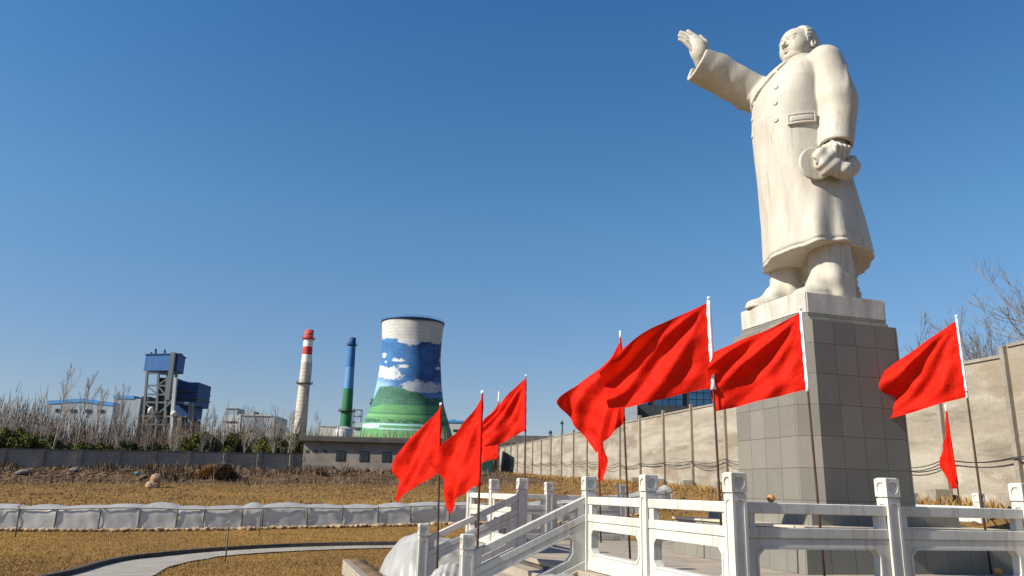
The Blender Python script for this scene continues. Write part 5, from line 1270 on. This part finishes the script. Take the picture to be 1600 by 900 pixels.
# ------------------------------------------------------------------ small things
def ball(label, p, r, cat='fruit'):
    root = thing('orange', label, cat, tuple(p)); b = MB(); b.lathe([(0, 0), (r*.55, r*.14), (r*.92, r*.6), (r, r), (r*.92, r*1.4), (r*.55, r*1.82), (r*.12, r*1.93), (0, r*1.86)], n=20); b.build('peel', M_orange, root, True, origin=(0, 0, 0))
    b = MB(); b.lathe([(0, r*1.98), (r*.12, r*1.95), (r*.12, r*1.86)], n=8); b.build('stalk_end', M_wood, root, True, origin=(0, 0, 0))
M_orange = stained('orange_peel', (.42, .17, .05), (.62, .27, .09), 9, .6)
pp = atplane(1205, 786, g(.1, 0, 0), U2*-1); ball('small orange lying on the front rail, before the pedestal', (pp[0], pp[1], TOP-.32), .048)
pp = atZ(1551, 899, FLOOR); ball('small orange on the paving at the foot of the right flag pole', (pp[0]+.1, pp[1], FLOOR), .07)
def boulder(label, px, py, rx, ry, rz, seed, zoff=0.0, name='boulder', m=None):
    p = hit(px, py); root = None; r = np.random.default_rng(seed); bm = bmesh.new(); bmesh.ops.create_icosphere(bm, subdivisions=3, radius=1); v = np.array([q.co[:] for q in bm.verts]); f = [[q.index for q in fc.verts] for fc in bm.faces]; bm.free()
    w_ = r.uniform(-3, 3, (6, 3)); ph = r.uniform(0, 6, 6); d = 1+sum(.07*np.sin(v@w_[k]+ph[k]) for k in range(6)); v = v*d[:, None]; v = np.round(v*2.6)/2.6*.35+v*.65
    v = v*np.array([rx, ry, rz]); v[:, 2] = np.maximum(v[:, 2], -rz*.55); v = v+np.array([p[0], p[1], p[2]+rz*.5+zoff])
    o = mesh_obj(name, v, f, m or M_rock, None, False, origin=(p[0], p[1], p[2])); o.location = tuple(p); tag(o, label, 'rock'); return o
boulder('orange-brown boulder lying on the field, the lower of two stacked ones', 239, 762, .50, .42, .33, 1)
boulder('orange-brown boulder balanced on top of another on the field', 241, 762, .42, .32, .36, 4, .42)
def heap(name, label, px, py, rx, ry, H, m, seed, n=2200, bl=.45):
    p = hit(px, py); r = np.random.default_rng(seed); a = r.uniform(0, 6.28, n); q = np.sqrt(r.random(n)); x, y = q*np.cos(a)*rx, q*np.sin(a)*ry; z = H*(1-q**1.6)*(1+.25*np.sin(3*a+seed))*r.uniform(.75, 1.0, n)
    d = r.normal(0, 1, (n, 3)); d[:, 2] = np.abs(d[:, 2])*.35; d /= np.linalg.norm(d, axis=1)[:, None]; L = r.uniform(.4, 1.2, n)[:, None]*bl; w = np.cross(d, [0, 0, 1.]); w = w/(np.linalg.norm(w, axis=1)[:, None]+1e-6)*.035
    c = np.stack([x, y, z], 1); V = np.stack([c-w, c+w, c+d*L+w*.4, c+d*L-w*.4], 1).reshape(-1, 3); I = np.arange(n)[:, None]*4
    o = mesh_obj(name, V, np.concatenate([I, I+1, I+2, I+3], 1), m); o.location = tuple(p); tag(o, label, 'heap')
heap('straw_heap', 'pale heap of dry stalks on the rubble below the block wall', 328, 748, 1.5, 1.0, 1.0, M_straw, 7)
heap('brush_heap', 'dark heap of brushwood on the rubble just right of the pale heap', 350, 747, 1.1, .9, 1.1, M_brush, 9)
hp = boulder('teal tarpaulin scrap lying on the rubble left of the boulders', 216, 742, .45, .3, .2, 12, 0, 'tarpaulin', M_teal); hp['category'] = 'tarpaulin'
for lab, px, py, q, sd in (('grey concrete lump at the foot of the block wall, far left', 36, 741, .9, 21), ('small grey rubble stone by the block wall, left of the teal tarpaulin', 181, 735, .5, 22), ('flat grey rubble slab on the field below the block wall, third bay', 116, 737, .7, 23)):
    boulder(lab, px, py, q*.8, q*.6, q*.35, sd, 0, 'rubble_block', M_coping)
# rubble and clods under the walls
P_, Rr_ = [], []
for _ in range(2600):
    px = r_.uniform(-40, 760); Y = 60+r_.random()**.6*26+px*.02; p = atY(px, 740, Y); P_.append((p[0], Y, float(terrain(p[0], Y))+.02)); Rr_.append(r_.uniform(.06, .26)*(1+.7*(r_.random() < .08)))
for _ in range(1500):
    px = r_.uniform(-40, 1150); Y = 35+r_.random()*28; p = atY(px, 740, Y)
    if p[0] < wall_pt(Y)[0]-.5: P_.append((p[0], Y, float(terrain(p[0], Y)))); Rr_.append(r_.uniform(.04, .12))
for _ in range(900):
    Y = r_.uniform(14, 70); q = wall_pt(Y)+WN*r_.uniform(.3, 7); P_.append((q[0], q[1], float(terrain(q[0], q[1])))); Rr_.append(r_.uniform(.04, .16))
stones('soil_clods', P_, Rr_, M_clod, seed=5)

# ------------------------------------------------------------------ grass blades and dry weeds
def blades(name, pts, hts, wds, m, lean=.35, seed=0):
    r = np.random.default_rng(seed); n = len(pts); P = np.array(pts); a = r.uniform(0, 2*np.pi, n); l = r.uniform(-lean, lean, (n, 2)); h_ = np.array(hts)[:, None]; w_ = np.array(wds)[:, None]
    dx = np.stack([np.cos(a), np.sin(a), np.zeros(n)], 1)*w_; tip = P+np.concatenate([l*h_, h_], 1)
    V = np.stack([P-dx-np.array([0, 0, .02]), P+dx-np.array([0, 0, .02]), tip+dx*.25, tip-dx*.25], 1).reshape(-1, 3); I = np.arange(n)[:, None]*4; Fq = np.concatenate([I, I+1, I+2, I+3], 1)
    o = mesh_obj(name, V, Fq, m, None, False); o['kind'] = 'stuff'; return o
inner_poly = np.array([(p[0], p[1]) for p in outer]+[(p[0], p[1]) for p in inner[::-1]])
def in_poly(P, poly):
    x, y = P[:, 0], P[:, 1]; c = np.zeros(len(P), bool); j = len(poly)-1
    for i in range(len(poly)):
        xi, yi = poly[i]; xj, yj = poly[j]
        c ^= ((yi > y) != (yj > y)) & (x < (xj-xi)*(y-yi)/(yj-yi+1e-12)+xi); j = i
    return c
def scatter(n, px0, px1, Y0, Y1, pw=1.0):
    px = r_.uniform(px0, px1, n); Y = Y0+(Y1-Y0)*r_.random(n)**pw; X = np.array([ray(a, 745)[0]/ray(a, 745)[1] for a in px])*Y; P = np.stack([X, Y], 1)
    ok = ~in_poly(P, inner_poly); ij = np.stack([(P-O2)@U2, (P-O2)@W2], 1); ok &= ~((ij[:, 0] > -.4) & (ij[:, 0] < 12.9) & (ij[:, 1] > -2.6)); ok &= P[:, 0] < wall_pt(P[:, 1])[0]-.2 if False else (P[:, 0] < WA[0]+(P[:, 1]-WA[1])*WD[0]/WD[1]-.3)
    P = P[ok]; return np.stack([P[:, 0], P[:, 1], terrain(P[:, 0], P[:, 1])], 1)
P1 = scatter(75000, -60, 760, 15, 31, 1.0); blades('lawn_grass', P1, r_.uniform(.02, .055, len(P1)), r_.uniform(.006, .012, len(P1)), M_straw, .9, 1)
P2_ = scatter(46000, -60, 1250, 31, 62, .9); blades('rough_grass', P2_, r_.uniform(.03, .14, len(P2_)), r_.uniform(.010, .024, len(P2_)), M_straw, .8, 2)
P3 = scatter(9000, -60, 800, 60, 94, .8); blades('dry_weeds', P3, r_.uniform(.10, .55, len(P3))*r_.uniform(.4, 1.3, len(P3)), r_.uniform(.015, .05, len(P3)), M_brush, .5, 3)
Pw = []
for _ in range(9000): Y = r_.uniform(10, 105); q = WA+WD*((Y-WA[1])/WD[1])+WN*abs(r_.normal(1.2, 1.2)); Pw.append((q[0], q[1], float(terrain(q[0], q[1]))))
blades('verge_grass', Pw, r_.uniform(.08, .30, len(Pw)), r_.uniform(.012, .035, len(Pw)), M_straw, .7, 4)

# ------------------------------------------------------------------ trees and shrubs
def bare_tree(name, label, base, H, spread, seed, group, m=None, n1=26, fast=True, rad=.011, twig=1.0):
    r = np.random.default_rng(seed); root = thing(name, label, 'tree', tuple(base), 0, group); tr = MB(); cr = MB(); H = float(H)
    lean = r.uniform(-.03, .03, 2); top = np.array([lean[0]*H, lean[1]*H, H*(.9 if fast else .62)])
    tp = [top*f+np.array([r.normal(0, .006*H), r.normal(0, .006*H), 0])*(f > 0) for f in (0, .2, .4, .6, .8, 1.0)]; tr.tube(tp, [rad*H*(1-.85*f) for f in (0, .2, .4, .6, .8, 1)], 6)
    for k in range(n1):
        f = r.uniform(.18, .95) if fast else r.uniform(.3, 1.0); s_ = top*f; a = r.uniform(0, 6.28); L = H*(r.uniform(.22, .46)*(1.1-f*.75) if fast else r.uniform(.25, .48)); el = r.uniform(1.0, 1.32) if fast else r.uniform(.45, 1.25)
        d = np.array([math.cos(a)*math.cos(el), math.sin(a)*math.cos(el), math.sin(el)])*spread if False else np.array([math.cos(a)*math.cos(el)*spread, math.sin(a)*math.cos(el)*spread, math.sin(el)])
        e = s_+d*L; mid = s_+d*L*.5+np.array([math.cos(a), math.sin(a), -.6])*L*.06; cr.tube([s_, mid, e], [rad*H*.42*(1-f*.5), rad*H*.28, rad*H*.14], 4, False)
        for q in range(int(7*twig)):
            t = r.uniform(.25, 1); p0 = s_*(1-t)+e*t; a2 = a+r.normal(0, 1.0); e2 = el+r.normal(.1, .28); l2 = L*r.uniform(.22, .5)*(1.2-t*.6); dd = np.array([math.cos(a2)*math.cos(e2)*spread, math.sin(a2)*math.cos(e2)*spread, math.sin(e2)]); p1 = p0+dd*l2
            cr.tube([p0, (p0+p1)/2+r.normal(0, .01*H, 3)*.3, p1], [rad*H*.19, rad*H*.14, rad*H*.09], 3, False)
            for w_ in range(2 if fast else 3):
                t3 = r.uniform(.3, .9); p2 = p0+dd*l2*t3; a3 = a2+r.normal(0, 1); e3 = e2+r.normal(0, .35); l3 = l2*r.uniform(.3, .6); cr.tube([p2, p2+np.array([math.cos(a3)*math.cos(e3), math.sin(a3)*math.cos(e3), math.sin(e3)])*l3], [rad*H*.11, rad*H*.07], 3, False)
    tr.build('trunk', m or M_wood, root, True, origin=(0, 0, 0)); cr.build('crown', m or M_wood, root, False, origin=(0, 0, 0)); return root
def wall_z(Y): return 1.3
GT = 'bare poplars behind the block wall'
poplars = [(90, 569, 100, 'tallest bare poplar behind the block wall, at far left', 1.0), (125, 580, 104, 'second tall bare poplar behind the block wall, with a forked trunk', .9), (152, 604, 100, 'thin bare poplar in front of the factory hall', .7), (176, 600, 103, 'bare poplar before the right end of the factory hall', .8),
           (190, 587, 98, 'tall bare poplar before the pale annex', .75), (232, 636, 99, 'short bare poplar in front of the power house', .8), (8, 612, 104, 'pale bare poplar at the left edge of the picture', 1.1), (22, 622, 100, 'short bare poplar near the left edge', 1.1),
           (52, 618, 106, 'bare poplar left of the factory hall', .9), (66, 622, 101, 'spreading bare poplar just left of the factory hall', .9), (330, 634, 102, 'bare poplar just left of the grey plant building', .9), (349, 630, 104, 'thin bare poplar before the grey plant building tower', .7),
           (385, 632, 100, 'bare poplar before the middle of the grey plant building', .9), (404, 630, 103, 'pale bare poplar before the right half of the grey plant building', .9), (432, 634, 99, 'bushy bare poplar right of the grey plant building', 1.2), (452, 632, 101, 'bare poplar just left of the striped chimney', 1.1),
           (318, 640, 98, 'low bare poplar right of the power house', .9), (275, 646, 98, 'low bare poplar before the duct of the power house', .8), (496, 640, 104, 'low bare poplar right of the striped chimney foot', 1.0)]
for k, (px, py, Y, lab, sp) in enumerate(poplars):
    B_ = atY(px-6*(1-px/900)*(1 if py < 620 else .6), 695, Y); B_[2] = 1.2; Tt = atY(px, py, Y); bare_tree('bare_poplar', lab, B_, Tt[2]-1.2, sp, 40+k, GT, M_wood2 if k % 3 != 1 else M_wood, 20, True, .0085)
GT2 = 'bare trees above the right wall'
for k, (px, py, Y, lab, sp) in enumerate([(1412, 505, 47, 'bare spreading tree just right of the pedestal top', 1.0), (1448, 492, 47, 'second bare tree right of the pedestal, behind the flag', 1.0), (1528, 474, 44, 'tall bare tree above the wall, right of the right flag', .95), (1552, 500, 46, 'smaller bare tree beside the tall one above the wall', .8),
                                          (1638, 400, 40, 'largest bare tree at the right edge, above the wall', 1.15), (1578, 498, 42, 'thin straight bare sapling above the end of the wall', .5)]):
    B_ = atY(px+6, 600, Y); B_[2] = 3.2; Tt = atY(px, py, Y); bare_tree('bare_tree', lab, B_, Tt[2]-3.2, sp, 80+k, GT2, M_wood, 24, False, .0085 if sp > .6 else .006)
bk = MB(); A0 = [atY(x, 560, 50) for x in (1395, 1440, 1500, 1640)]
# grassy bank behind the wall on which they stand
V = []; 
for k in range(30):
    Y = 20+k*2.2; q = wall_pt(Y)-WN*.6
    for t in range(8): V.append((q[0]+t*3.0, q[1], wtop(min(max(Y, tY.min()), 60))-1.3+.5*ssm(0, 3, t)+.12*math.sin(k*1.3+t)-(3 if Y > 60 else 0)*ssm(60, 75, Y)))
Fq = [(k*8+t, k*8+t+1, (k+1)*8+t+1, (k+1)*8+t) for k in range(29) for t in range(7)]
o = mesh_obj('earth_bank_behind_wall', V, Fq, M_clod, None, True); o['kind'] = 'structure'

def shrub_proto(seed, m, H=4.0):
    r = np.random.default_rng(seed); root = thing('evergreen_shrub', 'x', 'shrub'); lobes = [(r.normal(0, .55), r.normal(0, .55), H*r.uniform(.25, .72), r.uniform(.55, 1.0)) for _ in range(11)]+[(0, 0, H*.80, .55), (.2, .1, H*.88, .38)]
    n = 3600; V = []; 
    L = np.array(lobes); idx = r.integers(0, len(L), n); dirs = r.normal(0, 1, (n, 3)); dirs /= np.linalg.norm(dirs, axis=1)[:, None]; rad = L[idx, 3]*r.uniform(.55, 1.08, n); c = L[idx, :3]+dirs*rad[:, None]*np.array([1, 1, 1.35]); c[:, 2] = np.maximum(c[:, 2], .05)
    a = r.normal(0, 1, (n, 3)); a[:, 2] += 1.2; a /= np.linalg.norm(a, axis=1)[:, None]; bv = np.cross(a, r.normal(0, 1, (n, 3))); bv /= np.linalg.norm(bv, axis=1)[:, None]; s1 = r.uniform(.12, .26, n)[:, None]; s2 = s1*.28
    V = np.stack([c-a*s1*.5, c+bv*s2, c+a*s1, c-bv*s2], 1).reshape(-1, 3); I = np.arange(n)[:, None]*4
    mesh_obj('foliage', V, np.concatenate([I, I+1, I+2, I+3], 1), m, root, False, origin=(0, 0, 0))
    b = MB(); b.tube([(0, 0, -.3), (.05, 0, H*.4), (0, .05, H*.75)], [.09, .06, .03], 6); b.build('stem', M_wood, root, True, origin=(0, 0, 0)); return root
protos = [shrub_proto(1, M_leaf), shrub_proto(2, M_leafd), shrub_proto(3, M_leaf, 4.6), shrub_proto(4, M_leafd, 3.6)]
shr = [(-20, 668), (2, 662), (16, 668), (30, 664), (44, 672), (58, 668), (76, 672), (92, 684), (108, 688), (124, 684), (140, 690), (158, 686), (172, 690), (190, 682), (206, 688), (226, 690), (245, 686), (262, 690), (286, 678), (302, 672), (316, 669), (330, 674), (344, 676), (358, 671), (372, 670), (386, 678), (400, 680), (414, 677), (428, 676), (440, 682), (452, 676), (462, 672), (470, 684)]
marks = {0: 'at the left edge', 8: 'below the factory hall', 14: 'below the pale annex', 18: 'right of the power house', 24: 'before the grey plant building', 30: 'left of the striped chimney'}
near = ['tallest poplar', 'left picture edge', 'factory hall', 'pale annex', 'power house', 'grey plant building', 'striped chimney']
nx_ = [90, 5, 140, 195, 262, 390, 470]
usedp = set()
for k, (px, py) in enumerate(shr):
    Y = 96+(k*37 % 9)*.9+px*.016; p = atY(px, 700, Y); src = protos[(k*5+1) % 4 if k % 3 else 0]; H0 = {0: 4.3, 1: 4.3, 2: 4.9, 3: 3.9}[protos.index(src)]
    zt = atY(px, py, Y)[2]; s_ = (zt-1.2)/H0; i_ = int(np.argmin([abs(px-q) for q in nx_])); rel = 'in line with' if abs(px-nx_[i_]) < 9 else ('left of' if px < nx_[i_] else 'right of')
    lab = '%s evergreen shrub behind the block wall, %s the %s, number %s along the hedge' % (['olive green', 'dark green'][src in (protos[1], protos[3])], rel, near[i_], k+1)
    lab = '%s hedge shrub behind block wall, number %d from left, %s %s' % (['olive', 'dark'][src in (protos[1], protos[3])], k+1, rel, near[i_])
    loc = (p[0], Y, 1.1); sc3 = (s_*1.12, s_*1.12, s_)
    if src.name not in usedp: usedp.add(src.name); src.location = loc; src.scale = sc3; src['label'] = lab; src['group'] = 'evergreen hedge shrubs behind the block wall'; src.rotation_euler = (0, 0, k)
    else: dup(src, loc, k*1.3, lab, 'evergreen hedge shrubs behind the block wall', sc3)
for s_ in protos:
    if s_.name not in usedp:
        for ch in list(s_.children): bpy.data.objects.remove(ch)
        bpy.data.objects.remove(s_)
Pk, Hk = [], []
for _ in range(46):
    px_ = r_.uniform(-20, 620); Y_ = r_.uniform(68, 84); c_ = atY(px_, 740, Y_); hc = r_.uniform(.25, .75); wc_ = r_.uniform(.4, 1.6)
    for _q in range(90): x_, y_ = c_[0]+r_.normal(0, wc_*.6), Y_+r_.normal(0, .4); Pk.append((x_, y_, float(terrain(x_, y_))+r_.uniform(0, hc*.5))); Hk.append(hc*r_.uniform(.4, 1))
blades('weed_clumps', Pk, Hk, r_.uniform(.03, .07, len(Pk)), M_clod, .5, 14)
# far brushwood: a grey-brown belt of bare bushes
n = 60000; px = r_.uniform(-40, 780, n); Y = r_.uniform(104, 150, n); tt = np.array([ray(a, 720)[0]/ray(a, 720)[1] for a in px]); X = tt*Y
hh = np.interp(px, [-40, 40, 75, 100, 200, 330, 430, 480, 520, 780], [11.5, 11, 9.4, 8.6, 8.2, 8.6, 9.4, 7.0, 5.2, 5.2])
cl = .80+.20*np.sin(px*.19+Y*.3)*np.sin(px*.07+1); z0 = r_.random(n)**2.0*.95*hh*cl
base = np.stack([X, Y, 1.1+z0], 1); Lh = r_.uniform(.6, 2.2, n)*np.interp(px, [-40, 60, 200], [1.2, 1.1, .9])
blades('far_brushwood', base, Lh, r_.uniform(.018, .06, n), M_brush, .25, 9)
n = 5000; px = r_.uniform(480, 780, n); Y = r_.uniform(200, 300, n); tt = np.array([ray(a, 720)[0]/ray(a, 720)[1] for a in px]); blades('far_reeds', np.stack([tt*Y, Y, np.full(n, 1.2)+r_.uniform(0, 9, n)], 1), r_.uniform(2, 7, n), r_.uniform(.10, .26, n), stained('dry_reeds', (.16, .13, .08), (.30, .25, .16), .2, .95, bumpd=0), .12, 10)
n = 9000; px = r_.uniform(780, 1000, n); Y = r_.uniform(150, 210, n); tt = np.array([ray(a, 720)[0]/ray(a, 720)[1] for a in px]); blades('far_scrub', np.stack([tt*Y, Y, np.full(n, 1.2)+r_.uniform(0, 6.5, n)], 1), r_.uniform(.8, 2.4, n), r_.uniform(.03, .08, n), M_brush, .4, 11)
